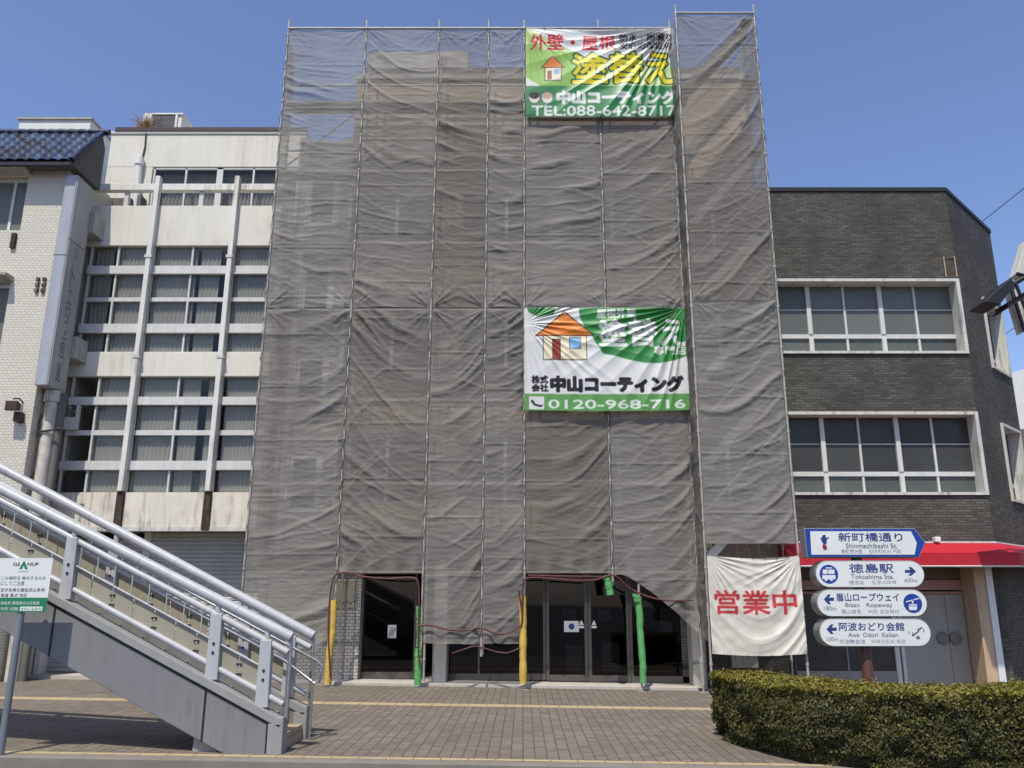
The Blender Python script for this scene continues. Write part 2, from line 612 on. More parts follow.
def roof_material():
    t = NT('blue_glazed_roof_tile')
    v = t.coords('UV')
    f = t.n('ShaderNodeVectorMath')
    f.operation = 'FLOOR'
    s = t.n('ShaderNodeVectorMath')
    s.operation = 'DIVIDE'
    s.inputs[1].default_value = (0.24, 0.25, 1)
    t.l(v, s.inputs[0])
    t.l(s.outputs[0], f.inputs[0])
    w = t.n('ShaderNodeTexWhiteNoise')
    t.l(f.outputs[0], w.inputs[0])
    col = t.ramp(w.outputs[0], [(0.0, lin(26, 33, 48)), (0.55, lin(32, 44, 70)), (1.0, lin(50, 76, 108))])
    t.pbr(col, 0.42, 0, 0.4, t.bump(t.noise(t.coords('Object'), 30, 3), 0.1, 0.005))
    return t.m


M['rooftile'] = roof_material()


def leaf_material():
    t = NT('hedge_leaf')
    a = t.n('ShaderNodeVertexColor')
    a.layer_name = 'print'
    p = t.pbr(a.outputs[0], 0.5, 0, 0.35, surface=False)
    tl = t.n('ShaderNodeBsdfTranslucent')
    t.l(a.outputs[0], tl.inputs[0])
    m = t.n('ShaderNodeMixShader')
    m.inputs[0].default_value = 0.2
    t.l(p.outputs[0], m.inputs[1])
    t.l(tl.outputs[0], m.inputs[2])
    t.l(m.outputs[0], t.out.inputs[0])
    return t.m


M['leaf'] = leaf_material()
M['twig'] = paint('hedge_twig', lin(40, 34, 22), 0.9, var=0.3, vs=12, bump=0.5)

# ------------------------------------------------------------------ lettering
_tc = {}


def text_shape(s, bold=0.0):
    """Flat outline of a string: (verts (n,2), triangles), size 1."""
    key = (s, bold)
    if key in _tc:
        return _tc[key]
    cu = bpy.data.curves.new('lettering_source', 'FONT')
    cu.body = s
    cu.size = 1.0
    cu.resolution_u = 3
    cu.offset = bold
    cu.fill_mode = 'FRONT'
    ob = bpy.data.objects.new('lettering_source', cu)
    COL.objects.link(ob)
    dg = bpy.context.evaluated_depsgraph_get()
    dg.update()
    ev = ob.evaluated_get(dg)
    me = ev.to_mesh()
    me.calc_loop_triangles()
    vs = np.array([v.co[:2] for v in me.vertices]).reshape(-1, 2)
    ts = [tuple(t.vertices) for t in me.loop_triangles]
    ev.to_mesh_clear()
    bpy.data.objects.remove(ob)
    bpy.data.curves.remove(cu)
    _tc[key] = (vs, ts)
    return vs, ts


def fit(vs, box, ref=None):
    """Stretch outline points into box (x0, y0, x1, y1)."""
    r = vs if ref is None else ref
    mn, mx = r.min(0), r.max(0)
    sx = (box[2] - box[0]) / max(mx[0] - mn[0], 1e-6)
    sy = (box[3] - box[1]) / max(mx[1] - mn[1], 1e-6)
    return np.stack([box[0] + (vs[:, 0] - mn[0]) * sx, box[1] + (vs[:, 1] - mn[1]) * sy], 1)


def letters_y(mb, s, x0, z0, x1, z1, y, bold=0.0):
    vs, ts = text_shape(s)
    if len(vs) == 0:
        return
    p = fit(vs, (x0, z0, x1, z1))
    w = bold * (z1 - z0)
    offs = [(0, 0)] if w == 0 else [(-w, 0), (w, 0), (0, w), (0, -w)]
    for k, (dx, dz) in enumerate(offs):
        mb.mesh([(a + dx, y - 0.0003 * k, b + dz) for a, b in p], ts)


class Canvas:
    """A printed cloth's colours on a fine grid, metres, origin bottom left."""

    def __init__(self, w, h, cell, bgc):
        self.w, self.h = w, h
        self.nx, self.ny = int(round(w / cell)) + 1, int(round(h / cell)) + 1
        self.ss = 2
        self.W, self.H = self.nx * 2, self.ny * 2
        self.a = np.empty((self.H, self.W, 3))
        self.a[:] = bgc
        self.X = (np.arange(self.W) + 0.5) / self.W * w
        self.Z = (np.arange(self.H) + 0.5) / self.H * h

    def region(self, x0, z0, x1, z1):
        i0, i1 = np.searchsorted(self.X, [x0, x1])
        j0, j1 = np.searchsorted(self.Z, [z0, z1])
        return i0, i1, j0, j1

    def rect(self, x0, z0, x1, z1, c):
        i0, i1, j0, j1 = self.region(x0, z0, x1, z1)
        self.a[j0:j1, i0:i1] = c

    def poly(self, pts, c):
        p = np.array(pts)
        i0, i1, j0, j1 = self.region(p[:, 0].min(), p[:, 1].min(), p[:, 0].max(), p[:, 1].max())
        if i1 <= i0 or j1 <= j0:
            return
        gx, gy = np.meshgrid(self.X[i0:i1], self.Z[j0:j1])
        ins = np.zeros(gx.shape, bool)
        for k in range(len(p)):
            (xa, ya), (xb, yb) = p[k], p[k - 1]
            if ya == yb:
                continue
            ins ^= ((ya > gy) != (yb > gy)) & (gx < (xb - xa) * (gy - ya) / (yb - ya) + xa)
        self.a[j0:j1, i0:i1][ins] = c

    def ellipse(self, cx, cz, rx, rz, c):
        self.poly([(cx + rx * math.cos(a), cz + rz * math.sin(a)) for a in np.linspace(0, 2 * math.pi, 28)[:-1]], c)

    def text(self, s, x0, z0, x1, z1, c, bold=0.0, grow=0.0):
        vs, ts = text_shape(s)
        p = fit(vs, (x0, z0, x1, z1))
        m = np.zeros((self.H, self.W), bool)
        for t in ts:
            q = p[list(t)]
            i0, i1, j0, j1 = self.region(q[:, 0].min(), q[:, 1].min(), q[:, 0].max(), q[:, 1].max())
            if i1 <= i0 or j1 <= j0:
                continue
            gx, gy = np.meshgrid(self.X[i0:i1], self.Z[j0:j1])
            d = [(q[(k + 1) % 3, 0] - q[k, 0]) * (gy - q[k, 1]) - (q[(k + 1) % 3, 1] - q[k, 1]) * (gx - q[k, 0]) for k in range(3)]
            m[j0:j1, i0:i1] |= ((d[0] >= 0) & (d[1] >= 0) & (d[2] >= 0)) | ((d[0] <= 0) & (d[1] <= 0) & (d[2] <= 0))
        rad = int(round((bold + grow) / (self.w / self.W)))
        if rad > 0:
            o = m.copy()
            for dj in range(-rad, rad + 1):
                for di in range(-rad, rad + 1):
                    if di * di + dj * dj <= rad * rad + 0.5:
                        o |= np.roll(np.roll(m, dj, 0), di, 1)
            m = o
        self.a[m] = c

    def colours(self):
        return self.a.reshape(self.ny, 2, self.nx, 2, 3).mean((1, 3))


# ------------------------------------------------------------------ ground
def sheet(name, x0, x1, y0, y1, dz, mat, n=1):
    mb = MB()
    mb.face([(x0, y0, gz(x0) + dz), (x1, y0, gz(x1) + dz), (x1, y1, gz(x1) + dz), (x0, y1, gz(x0) + dz)])
    return tag(mb.build(name, mat, fix=False), kind='structure')


sheet('ground', -400, 400, -300, 500, -0.16, M['asphalt'])
sheet('road', -120, 120, -9, 9.62, -0.12, M['asphalt'])


def slab(name, x0, x1, y0, y1, z0, z1, mat, bevel=0):
    mb = MB()
    mb.hexa([(x0, y0, gz(x0) + z0), (x1, y0, gz(x1) + z0), (x1, y1, gz(x1) + z0), (x0, y1, gz(x0) + z0)],
            [(x0, y0, gz(x0) + z1), (x1, y0, gz(x1) + z1), (x1, y1, gz(x1) + z1), (x0, y1, gz(x0) + z1)])
    return tag(mb.build(name, mat, bevel=bevel), kind='structure')


slab('pavement', -60, 60, 9.905, 22, -0.3, 0.0, M['paver'])
slab('edge_strip', -60, 60, 9.80, 9.902, -0.3, 0.003, M['tactile'])
slab('kerb', -60, 60, 9.60, 9.797, -0.3, 0.0, M['kerb'], 0.015)
ts = slab('tactile_strip', -40, 40, 14.5, 14.8, -0.02, 0.006, M['tactile'])

# ------------------------------------------------------------------ cream office building
CBX0, CBX1, CBY = -10.25, -5.62, 18.0
cb = thing('office_building', 'cream office block with grey ribbon windows and two white vertical fins', 'building', (-8, CBY, 0))
w = MB()
zb = lambda py: at(150, py, CBY)[1]
# spandrels (front bands), floors and back
w.box(CBX0, CBX1, CBY - 0.02, CBY + 0.18, 9.73, 10.755)
w.box(CBX0, CBX1, CBY - 0.02, CBY + 0.3, 6.56, 7.137)
w.box(CBX0, CBX1, CBY + 0.18, CBY + 7, 9.70, 9.9)
w.box(CBX0, CBX0 + 0.12, CBY + 0.3, CBY + 7, 0, 9.7)
w.box(CBX0, CBX1, CBY + 6.9, CBY + 7, 0, 9.7)
w.box(CBX0, CBX1, CBY + 0.3, CBY + 6.9, 3.16, 3.3)
w.box(CBX0, CBX1, CBY + 0.3, CBY + 6.9, 6.6, 6.75)
# penthouse
PY = 19.25
zp = lambda py: at(150, py, PY)[1]
wx0, wx1 = at(150, 190, PY)[0], -5.7
px0 = at(108, 160, PY)[0]
zt, zw1, zw0 = zp(134), zp(167), 10.3
w.box(px0, CBX1, PY, PY + 0.15, zw1, zt)
w.box(px0, wx0, PY, PY + 0.15, 9.9, zw1 - 0.002)
w.box(px0, CBX1, PY + 0.15, CBY + 6.5, zt - 0.2, zt - 0.004)
w.box(px0, px0 + 0.15, PY + 0.16, CBY + 6.5, 9.9, zt - 0.21)
w.box(wx0, CBX1, PY, PY + 0.15, 9.9, zw0)
w.build('wall', M['cream'], cb, bevel=0.012)
MB().box(px0 - 0.03, CBX1, PY - 0.03, CBY + 6.6, zt, zt + 0.06).build('roof', M['cream'], cb)
MB().box(px0 + 0.1, CBX1, PY - 0.05, PY + 0.05, zt + 0.062, zt + 0.17).build('roof_trim', M['rooftrim'], cb)
# back room (dark inside)
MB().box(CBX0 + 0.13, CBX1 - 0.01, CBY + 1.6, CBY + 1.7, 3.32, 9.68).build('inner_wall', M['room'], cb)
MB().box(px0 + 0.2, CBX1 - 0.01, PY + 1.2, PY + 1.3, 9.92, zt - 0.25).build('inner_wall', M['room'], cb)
# penthouse window
pw = MB()
pxs = [152, 184, 218, 252, 284]
xs = [at(p, 190, PY)[0] for p in pxs]
for i, x in enumerate(xs[:-1]):
    wd = 0.16 if i == 2 else 0.05
    pw.box(x - wd / 2, x + wd / 2, PY + 0.02, PY + 0.1, zw0, zw1)
pw.box(wx0, CBX1, PY + 0.02, PY + 0.1, zw1 - 0.06, zw1 - 0.003)
f = pw.build('window', M['alu'], cb, bevel=0.006)
MB().box(wx0 + 0.03, CBX1, PY + 0.05, PY + 0.06, zw0, zw1 - 0.05).build('pane', M['glass'], f)


def curtain(x0, x1, y, z0, z1, parent, amp=0.04, per=0.12, seed=0):
    n = max(int((x1 - x0) / 0.015), 4)
    xs_ = np.linspace(x0, x1, n)
    zs_ = np.linspace(z0, z1, 6)
    X, Z = np.meshgrid(xs_, zs_)
    ph = X / (per * 0.62) * 2 * math.pi + 2.5 * vnoise(X * 2.5, Z * 0.1, seed)
    Y = y + amp * np.sin(ph) * (0.6 + 0.4 * vnoise(X * 3, Z * 0.2, seed + 3))
    return grid_mesh('curtain', np.stack([X, Y, Z], -1), M['curtain'], parent)


curtain(wx0 + 0.1, CBX1 - 0.05, PY + 0.35, zw0 + 0.35, zw1, f, 0.03, 0.16, 5)
# pipe, cable, small dark items on the penthouse wall
pp = MB()
x_, z_ = at(140, 158, PY - 0.1)
pp.tube([(at(137, 215, PY - 0.1)[0], PY - 0.1, 10), (x_, PY - 0.1, z_ - 0.15)], 0.085, 12)
pp.tube([(x_, PY - 0.1, z_ - 0.2), (x_, PY - 0.1, z_)], 0.11, 12)
pp.build('pipe', M['white'], cb, smooth=True)
a, b = at(146, 133, PY - 0.03), at(142, 160, PY - 0.03)
MB().tube([(a[0], PY - 0.03, a[1]), (a[0] + 0.02, PY - 0.03, (a[1] + b[1]) / 2), (b[0], PY - 0.03, b[1])], 0.018, 6).build('cable', M['wire'], cb)
d = MB()
for q in ((104, 131, 122, 206, 198), (137, 141, 144, 206, 195)):
    xa, xb_ = at(q[0], 200, PY - 0.3)[0], at(q[1] if q[1] > q[0] else q[2], 200, PY - 0.3)[0]
    d.box(min(xa, xb_), max(xa, xb_), PY - 0.3, PY - 0.01, 9.92, at(150, q[4], PY - 0.3)[1])
d.build_each('vent_box', M['concrete_dark'], cb)
# balcony rail beam with supports
r_ = MB()
r_.box(CBX0 + 0.03, CBX1, CBY - 0.06, CBY + 0.1, 11.14, 11.31)
r_.build('rail', M['fin'], cb, bevel=0.01)
s_ = MB()
for p in (126, 201):
    x = at(p, 200, CBY)[0]
    s_.box(x - 0.05, x + 0.05, CBY, CBY + 0.08, 10.757, 11.137)
s_.build_each('rail_support', M['alu'], cb)
# fins
FIN = (-8.67, -6.79)
for x in FIN:
    fb = MB()
    fb.box(x - 0.056, x + 0.056, CBY - 0.17, CBY - 0.022, 3.97, 11.46)
    fo = fb.build('fin', M['fin'], cb, bevel=0.012)
    c = MB()
    for z in (8.95 + 0.42, 6.95):
        c.box(x - 0.08, x + 0.08, CBY - 0.185, CBY - 0.025, z, z + 0.07)
    c.build_each('fin_collar', M['rust_white'], fo)
    MB().box(x - 0.075, x + 0.075, CBY - 0.12, CBY - 0.035, 3.15, 3.965).build('rusty_post', M['rustpost'], cb)
# ribbon windows
BAYS = [(CBX0 + 0.12, FIN[0]), (FIN[0], FIN[1]), (FIN[1], CBX1)]
FL = {3: (7.137, 9.73, (9.226, 9.027), (8.46, 8.362), (7.805, 7.589)), 2: (3.97, 6.56, (6.089, 5.906), (5.339, 5.226), (4.648, 4.449))}
for fl, (z0, z1, b1, b2, b3) in FL.items():
    for bi, (x0, x1) in enumerate(BAYS):
        wb = MB()
        for (ta, tb), dd in ((b1, 0.1), (b2, 0.05), (b3, 0.1)):
            wb.box(x0, x1, CBY - 0.02 + (0.1 - dd), CBY + 0.12, tb, ta)
        xm = (x0 + x1) / 2 if bi < 2 else None
        mull = [x0 + 0.03, x1 - 0.03] + ([xm] if xm else [])
        if bi == 0:
            mull[2] = at(105, 350, CBY)[0] if fl == 3 else at(92, 430, CBY)[0]
        for x in mull:
            for za, zb_ in ((z0, b3[1]), (b3[0], b2[1]), (b2[0], b1[1]), (b1[0], z1)):
                wb.box(x - 0.022, x + 0.022, CBY + 0.03, CBY + 0.11, za + 0.002, zb_ - 0.002)
        wf = wb.build('window', M['alu'], cb, bevel=0.004)
        MB().box(x0, x1, CBY + 0.075, CBY + 0.083, z0, z1).build('pane', M['glass'], wf)
        # curtains with gaps
        segs = {(3, 0): [(0.05, 0.35), (0.44, 1)], (3, 1): [(0, 0.55), (0.6, 0.86)], (3, 2): [(0, 1)],
                (2, 0): [(0.4, 1)], (2, 1): [(0, 0.48), (0.54, 0.76), (0.86, 1)], (2, 2): [(0.05, 0.9)]}[(fl, bi)]
        for k, (sa, sb) in enumerate(segs):
            curtain(x0 + 0.05 + (x1 - x0 - 0.1) * sa, x0 + 0.05 + (x1 - x0 - 0.1) * sb, CBY + (0.145 if fl == 3 else 0.155), z0 + 0.02, z1 - 0.03, wf,
                    0.018 if fl == 3 else 0.013, 0.15 if bi != 2 else 0.13, fl * 7 + bi * 3 + k)
        sh = MB().box(x0, x1, CBY + 0.19 if fl == 2 else CBY + 0.24, CBY + 0.2 if fl == 2 else CBY + 0.25, z0 + 0.03, z0 + (0.42 if fl == 2 else 0.02) + 0.03)
        sh.build('low_blind', M['frost_low'], wf)
# fan unit in the window
fx0, fx1 = at(62, 415, CBY)[0], at(79, 415, CBY)[0]
fz0, fz1 = 5.345, 5.90
ff = MB()
zm = 5.62
ff.box(fx0, fx1, CBY - 0.05, CBY + 0.06, fz0, zm)
ff.box(fx0, fx0 + 0.05, CBY - 0.05, CBY + 0.06, zm + 0.001, fz1)
ff.box(fx1 - 0.05, fx1, CBY - 0.05, CBY + 0.06, zm + 0.001, fz1)
fu = ff.build('ventilation_fan', M['ac'], cb)
fd = MB()
cxm, czm = (fx0 + fx1) / 2, (zm + fz1) / 2
for k in range(5):
    a = k * 2 * math.pi / 5
    p = [(cxm + r * math.cos(a + t), czm + r * math.sin(a + t)) for r, t in ((0.03, 0), (0.12, -0.25), (0.125, 0.35), (0.04, 0.5))]
    fd.prism_y(p, CBY - 0.02, CBY - 0.01)
fd.disc_y(cxm, czm, 0.045, CBY - 0.04, CBY - 0.022, 12)
fd.build('fan_blade', M['alu_dark'], fu)
# stained lower spandrel panels, recessed ground floor with shutters
lp = [CBX0 + 0.02, FIN[0] - 0.075, FIN[0] + 0.075, FIN[1] - 0.075, FIN[1] + 0.075, CBX1]
for i in range(3):
    xa, xb_ = lp[i * 2], lp[i * 2 + 1]
    MB().box(xa, xb_, CBY - 0.05, CBY + 0.55, 3.2, 3.955).build('spandrel_panel', M['cream_stained'], cb, bevel=0.01)
MB().box(CBX0, CBX1, CBY - 0.07, CBY - 0.052, 3.13, 3.215).build('drip_edge', M['rust_white'], cb)
GY = CBY + 0.62


def shutter(x0, x1, z0, z1, y, mat, parent, pitch=0.09, name='roller_shutter'):
    m = MB()
    n = int((z1 - z0) / pitch)
    p = (z1 - z0) / n
    prof = []
    for i in range(n):
        z = z0 + i * p
        prof += [(y, z), (y - 0.022, z + p * 0.25), (y - 0.022, z + p * 0.7), (y - 0.003, z + p * 0.96)]
    prof.append((y, z1))
    for (ya, za), (yb, zb2) in zip(prof[:-1], prof[1:]):
        m.face([(x0, ya, za), (x1, ya, za), (x1, yb, zb2), (x0, yb, zb2)])
    return m.build(name, mat, parent, fix=False)


sx0 = at(43, 665, GY)[0]
shutter(sx0 + 0.05, -8.35, 0.22, 3.0, GY, M['shutter'], cb)
shutter(-8.2, -5.7, 0.22, 3.15, GY, M['shutter'], cb)
g = MB()
g.box(-8.35, -8.2, GY - 0.06, GY + 0.1, 0.15, 3.15)
g.box(sx0 - 0.03, sx0 + 0.045, GY - 0.05, GY + 0.1, 0.15, 3.15)
g.build_each('shutter_guide', M['alu'], cb)
g = MB()
g.box(CBX0, sx0 - 0.035, GY - 0.25, GY + 0.2, 0.1, 3.15)
g.build('ground_floor_wall', M['concrete'], cb)
MB().box(CBX0 - 0.5, CBX1, CBY - 0.1, GY + 0.3, -0.3, 0.21).build('plinth', M['step'], cb)
MB().box(CBX0, CBX1, CBY + 0.56, CBY + 1.2, 3.17, 3.3).build('soffit', M['concrete_dark'], cb)

# rooftop unit with weeds
ru = thing('rooftop_ac_unit', 'pale rooftop air conditioner with a dark grille above the cream office block', 'air conditioner', (-9, 20, zt + 0.2))
RY = PY + 0.15
ax0, az1 = at(144, 113, RY)
ax1 = at(182, 113, RY)[0]
m = MB()
m.box(ax0, ax0 + 0.22, RY, RY + 0.7, zt + 0.12, az1)
m.box(ax0 + 0.221, ax1, RY + 0.03, RY + 0.7, zt + 0.12, az1 - 0.05)
m.box(ax0 + 0.221, ax1 + 0.04, RY - 0.01, RY + 0.7, az1 - 0.049, az1)
m.box(ax1 - 0.16, ax1 - 0.1, RY - 0.01, RY + 0.028, zt + 0.12, az1 - 0.05)
m.build('casing', M['ac'], ru, bevel=0.008)
m = MB()
for k in range(14):
    z = zt + 0.16 + k * (az1 - zt - 0.24) / 14
    m.box(ax0 + 0.24, ax1 - 0.17, RY + 0.005, RY + 0.027, z, z + 0.014)
m.build('grille', M['alu_dark'], ru)
MB().box(ax0 + 0.24, ax1 - 0.17, RY + 0.0275, RY + 0.0295, zt + 0.14, az1 - 0.06).build('grille_backing', M['black'], ru)
wd = thing('weed_clump', 'dry brown weeds growing on the cream office roof edge', 'weeds', (ax0, RY - 0.2, zt + 0.1))
m = MB()
for k in range(70):
    x = ax0 + 0.12 + random.gauss(0, 0.09)
    h = random.uniform(0.15, 0.5) * (1.7 if k % 9 == 0 else 1)
    dx, dy = random.gauss(0, 0.12), random.gauss(0, 0.08)
    base = (x, RY - 0.12 + random.uniform(-0.05, 0.05), zt + 0.1)
    m.tube([base, (x + dx * 0.5, base[1] + dy * 0.4, base[2] + h * 0.6), (x + dx, base[1] + dy, base[2] + h)], [0.006, 0.005, 0.002], 4)
    for q in range(3):
        t = random.uniform(0.3, 0.9)
        c = Vector((x + dx * t, base[1] + dy * t, base[2] + h * t))
        e = Vector((random.gauss(0, 0.05), random.gauss(0, 0.03), random.gauss(0.01, 0.03)))
        m.face([c, c + e + Vector((0, 0, 0.012)), c + e * 1.6, c + e + Vector((0, 0, -0.012))])
m.build('dry_stems', M['dry'], wd, fix=False)

# ------------------------------------------------------------------ mosaic tile building with blue roof
TX1, TY = -10.28, 17.0
tb = thing('tiled_building', 'cream mosaic tiled building with a steep blue glazed roof', 'building', (-13, TY, 0))
w1 = [(-14.2, at(25, 200, TY)[0], 9.67, 11.02), (-14.2, at(6, 310, TY)[0], 6.6, 8.45)]
m = MB()
zr = 11.42
xa1, xa2 = w1[0][1], w1[1][1]
m.box(xa1, TX1, TY, TY + 6, 0, zr)
m.box(-16, xa1 - 0.001, TY, TY + 0.25, 11.03, zr)
m.box(-16, xa1 - 0.001, TY, TY + 0.25, 8.46, 9.66)
m.box(-16, xa1 - 0.001, TY, TY + 0.25, 0, 6.59)
m.box(xa2, xa1 - 0.001, TY, TY + 0.25, 6.592, 8.458)
m.box(-16, xa1 - 0.001, TY + 5.8, TY + 6, 0, zr)
m.build('wall', M['mosaic'], tb)
for (x0, x1, z0, z1) in w1:
    m = MB()
    m.box(x0, x1 - 0.003, TY + 0.16, TY + 0.24, z1 - 0.1, z1)
    m.box(x0, x1 - 0.003, TY + 0.16, TY + 0.24, z0, z0 + 0.05)
    m.box(x1 - 0.05, x1 - 0.003, TY + 0.16, TY + 0.24, z0 + 0.051, z1 - 0.101)
    xm = x1 - 0.38
    m.box(xm - 0.03, xm + 0.03, TY + 0.17, TY + 0.235, z0 + 0.051, z1 - 0.101)
    wf = m.build('window', M['alu'], tb)
    MB().box(x0, x1 - 0.01, TY + 0.195, TY + 0.2, z0, z1).build('pane', M['frost3'], wf)
    hood = MB()
    hood.prism([(x1 + 0.06, TY - 0.001, z1 - 0.02), (x1 + 0.06, TY - 0.001, z1 + 0.1), (x1 + 0.06, TY - 0.3, z1 + 0.1), (x1 + 0.06, TY - 0.3, z1 + 0.04)],
               [(x0, TY - 0.001, z1 - 0.02), (x0, TY - 0.001, z1 + 0.1), (x0, TY - 0.3, z1 + 0.1), (x0, TY - 0.3, z1 + 0.04)])
    hood.build('window_hood', M['concrete'], tb)
m = MB()
x, z = at(15, 236, TY)
m.box(x - 0.05, x + 0.05, TY - 0.06, TY - 0.001, z - 0.3, z + 0.05)
m.build('bracket_plate', M['rustpost'], tb)
m = MB()
x, z = at(40, 287, TY)
for dx in (-0.09, 0.05):
    for k in range(3):
        m.box(x + dx, x + dx + 0.07, TY - 0.05, TY - 0.001, z - 0.13 + k * 0.13, z - 0.05 + k * 0.13)
m.build_each('rust_anchor', M['rustpost'], tb)
# roof: steep front slope of waved tiles, ridge, back slope
EY, EZ, RYY, RZZ = 16.62, 11.14, 17.72, 12.5
L = math.hypot(RYY - EY, RZZ - EZ)
us = np.arange(-15.5, -10.04, 0.02)
vs_ = np.arange(0, L + 0.001, 0.0125)
U_, V_ = np.meshgrid(us, vs_)
wave = 0.045 * np.abs(np.sin((U_) / 0.24 * math.pi)) ** 0.8
saw = 0.035 * (1 - np.mod(V_, 0.25) / 0.25)
hgt = wave + saw
ny, nz = -(RZZ - EZ) / L, (RYY - EY) / L
P = np.stack([U_, EY + (RYY - EY) * V_ / L + ny * hgt, EZ + (RZZ - EZ) * V_ / L + nz * hgt], -1)
ro = grid_mesh('roof', P, M['rooftile'], tb, uv=np.stack([U_, V_], -1), smooth=False)
m = MB()
m.prism([(-15.5, EY, EZ - 0.02), (-15.5, RYY, RZZ - 0.02), (-15.5, RYY + 0.2, RZZ - 0.3), (-15.5, RYY + 0.2, EZ - 0.02)],
        [(-10.06, EY, EZ - 0.02), (-10.06, RYY, RZZ - 0.02), (-10.06, RYY + 0.2, RZZ - 0.3), (-10.06, RYY + 0.2, EZ - 0.02)])
m.build('roof_core', M['concrete_dark'], tb)
m = MB()
for k in range(14):
    t = (k + 0.2) / 14
    y, z = EY + (RYY - EY) * t, EZ + (RZZ - EZ) * t
    m.tube([(-10.06, y, z + 0.03), (-10.06, y + 0.1, z + 0.17)], [0.075, 0.065], 10)
for k in range(23):
    x = -15.4 + k * 0.24
    m.tube([(x, RYY, RZZ + 0.05), (x + 0.22, RYY, RZZ + 0.04)], [0.085, 0.075], 10)
m.build('edge_tile', M['rooftile'], tb, smooth=True)
m = MB()
m.box(-15.5, -10.06, EY - 0.03, EY + 0.02, EZ - 0.1, EZ - 0.022)
m.build('gutter', M['black'], tb)
rw = thing('rooftop_parapet', 'white rooftop structure rising behind the blue tiled roof', 'structure', (-12, 20, 11))
x0, z1 = at(20, 120, 20.2)
x1 = at(91, 120, 20.2)[0]
MB().box(x0, x1, 20.2, 22, 10, z1).build('box', M['farwhite'], rw)
MB().box(x0 - 0.05, x1 + 0.05, 20.15, 22.05, z1 + 0.001, z1 + 0.06).build('coping', M['concrete'], rw)
# lamp on the tiled wall
x, z = at(19, 411, TY)
fl_ = thing('wall_floodlight', 'rusty brown floodlight fixed to the mosaic tiled wall', 'lamp', (x, TY, z))
m = MB()
m.hexa([(x - 0.13, TY - 0.3, z - 0.06), (x + 0.13, TY - 0.3, z - 0.06), (x + 0.13, TY - 0.3, z + 0.16), (x - 0.13, TY - 0.3, z + 0.16)],
       [(x - 0.1, TY - 0.1, z - 0.02), (x + 0.1, TY - 0.1, z - 0.02), (x + 0.1, TY - 0.1, z + 0.12), (x - 0.1, TY - 0.1, z + 0.12)])
m.build('lamp_case', M['lampbrown'], fl_, bevel=0.02)
m = MB()
m.box(x + 0.02, x + 0.14, TY - 0.2, TY - 0.002, z - 0.26, z - 0.05)
m.tube([(x, TY - 0.25, z + 0.2), (x + 0.02, TY - 0.1, z + 0.25), (x + 0.06, TY, z + 0.18)], 0.018, 6)
m.build('mount', M['lampbrown'], fl_, bevel=0.015)

# ------------------------------------------------------------------ projecting blade sign
bs = thing('projecting_sign', 'tall blue-grey projecting sign with ghosts of removed letters beside the tiled building', 'sign', (-10.1, 17.2, 5.9))
BX0, BX1, BY0, BY1, BZ0, BZ1 = -10.23, -9.945, 16.8, 17.5, 6.05, 10.92
m = MB().box(BX0, BX1 - 0.02, BY0, BY1, BZ0, BZ1)
body = m.build('sign_body', M['blade'], bs, bevel=0.02)
m = MB()
m.box(BX1 - 0.019, BX1, BY0 + 0.015, BY1 - 0.01, BZ0 + 0.02, 9.36)
m.box(BX1 - 0.019, BX1, BY0 + 0.015, BY1 - 0.01, 9.38, BZ1 - 0.02)
sf = m.build('side_panel', M['blade_side'], bs, bevel=0.004)
m = MB()
m.box(BX0 - 0.004, BX1 - 0.016, BY0 - 0.004, BY0 + 0.012, 8.98, 9.0)
m.build('joint_strip', M['concrete_dark'], bs)
gm = MB()


def letters_x(mb, s, y0, z0, y1, z1, x, bold=0.0):
    vs, ts_ = text_shape(s, bold)
    p = fit(vs, (y0, z0, y1, z1))
    mb.mesh([(x, a, b) for a, b in p], ts_)


for s, z0, z1, b in (('ト', 8.35, 8.9, 0.02), ('エ', 7.95, 8.3, 0.02), ('ロ', 7.65, 7.9, 0.02), ('ズ', 7.25, 7.65, 0.03), ('画', 6.72, 7.2, 0.01), ('館', 6.2, 6.68, 0.01)):
    letters_x(gm, s, BY0 + 0.25, z0, BY1 - 0.27, z1, BX1 + 0.003, b)
letters_x(gm, '株式', BY0 + 0.3, 9.0, BY1 - 0.3, 9.13, BX1 + 0.003)
letters_x(gm, '会社', BY0 + 0.3, 9.16, BY1 - 0.3, 9.29, BX1 + 0.003)
gm.build('ghost_lettering', M['ghost'], sf, fix=False)
m = MB()
for z in (9.55, 6.55):
    m.box(BX1 - 0.25, BX1 + 0.1, BY1 + 0.001, CBY - 0.025, z + 0.3, z + 0.8)
m.build_each('wall_bracket', M['concrete'], bs, bevel=0.01)
pk = MB()
pk.tube([(-10.08, 17.3, 6.04), (-10.08, 17.3, -0.2)], 0.13, 14)
pk.tube([(-10.08, 17.3, 6.04), (-10.08, 17.3, 5.8)], 0.17, 14)
pk.tube([(-10.08, 17.3, 5.1), (-10.08, 17.3, 5.16)], 0.15, 14)
po = pk.build('support_pole', M['peel'], bs, smooth=True)
m = MB()
m.tube([(-9.9, 17.36, 6.0), (-9.9, 17.36, -0.1)], 0.085, 10)
m.build('conduit', M['concrete_dark'], bs, smooth=True)
m = MB()
pts = [(-10.1 - 0.16 * math.sin(t * math.pi), 17.22, 5.7 - t * 0.8) for t in np.linspace(0, 1, 9)]
m.tube(pts, 0.012, 5)
pts = [(-10.1 - 0.2 * math.sin(t * math.pi), 17.22, 4.4 - t * 0.9) for t in np.linspace(0, 1, 9)]
m.tube(pts, 0.012, 5)
m.tube([(-10.2, 17.15, 5.13), (-9.7, 17.15, 5.2)], 0.02, 6)
m.build_each('cable_loop', M['wire'], bs)

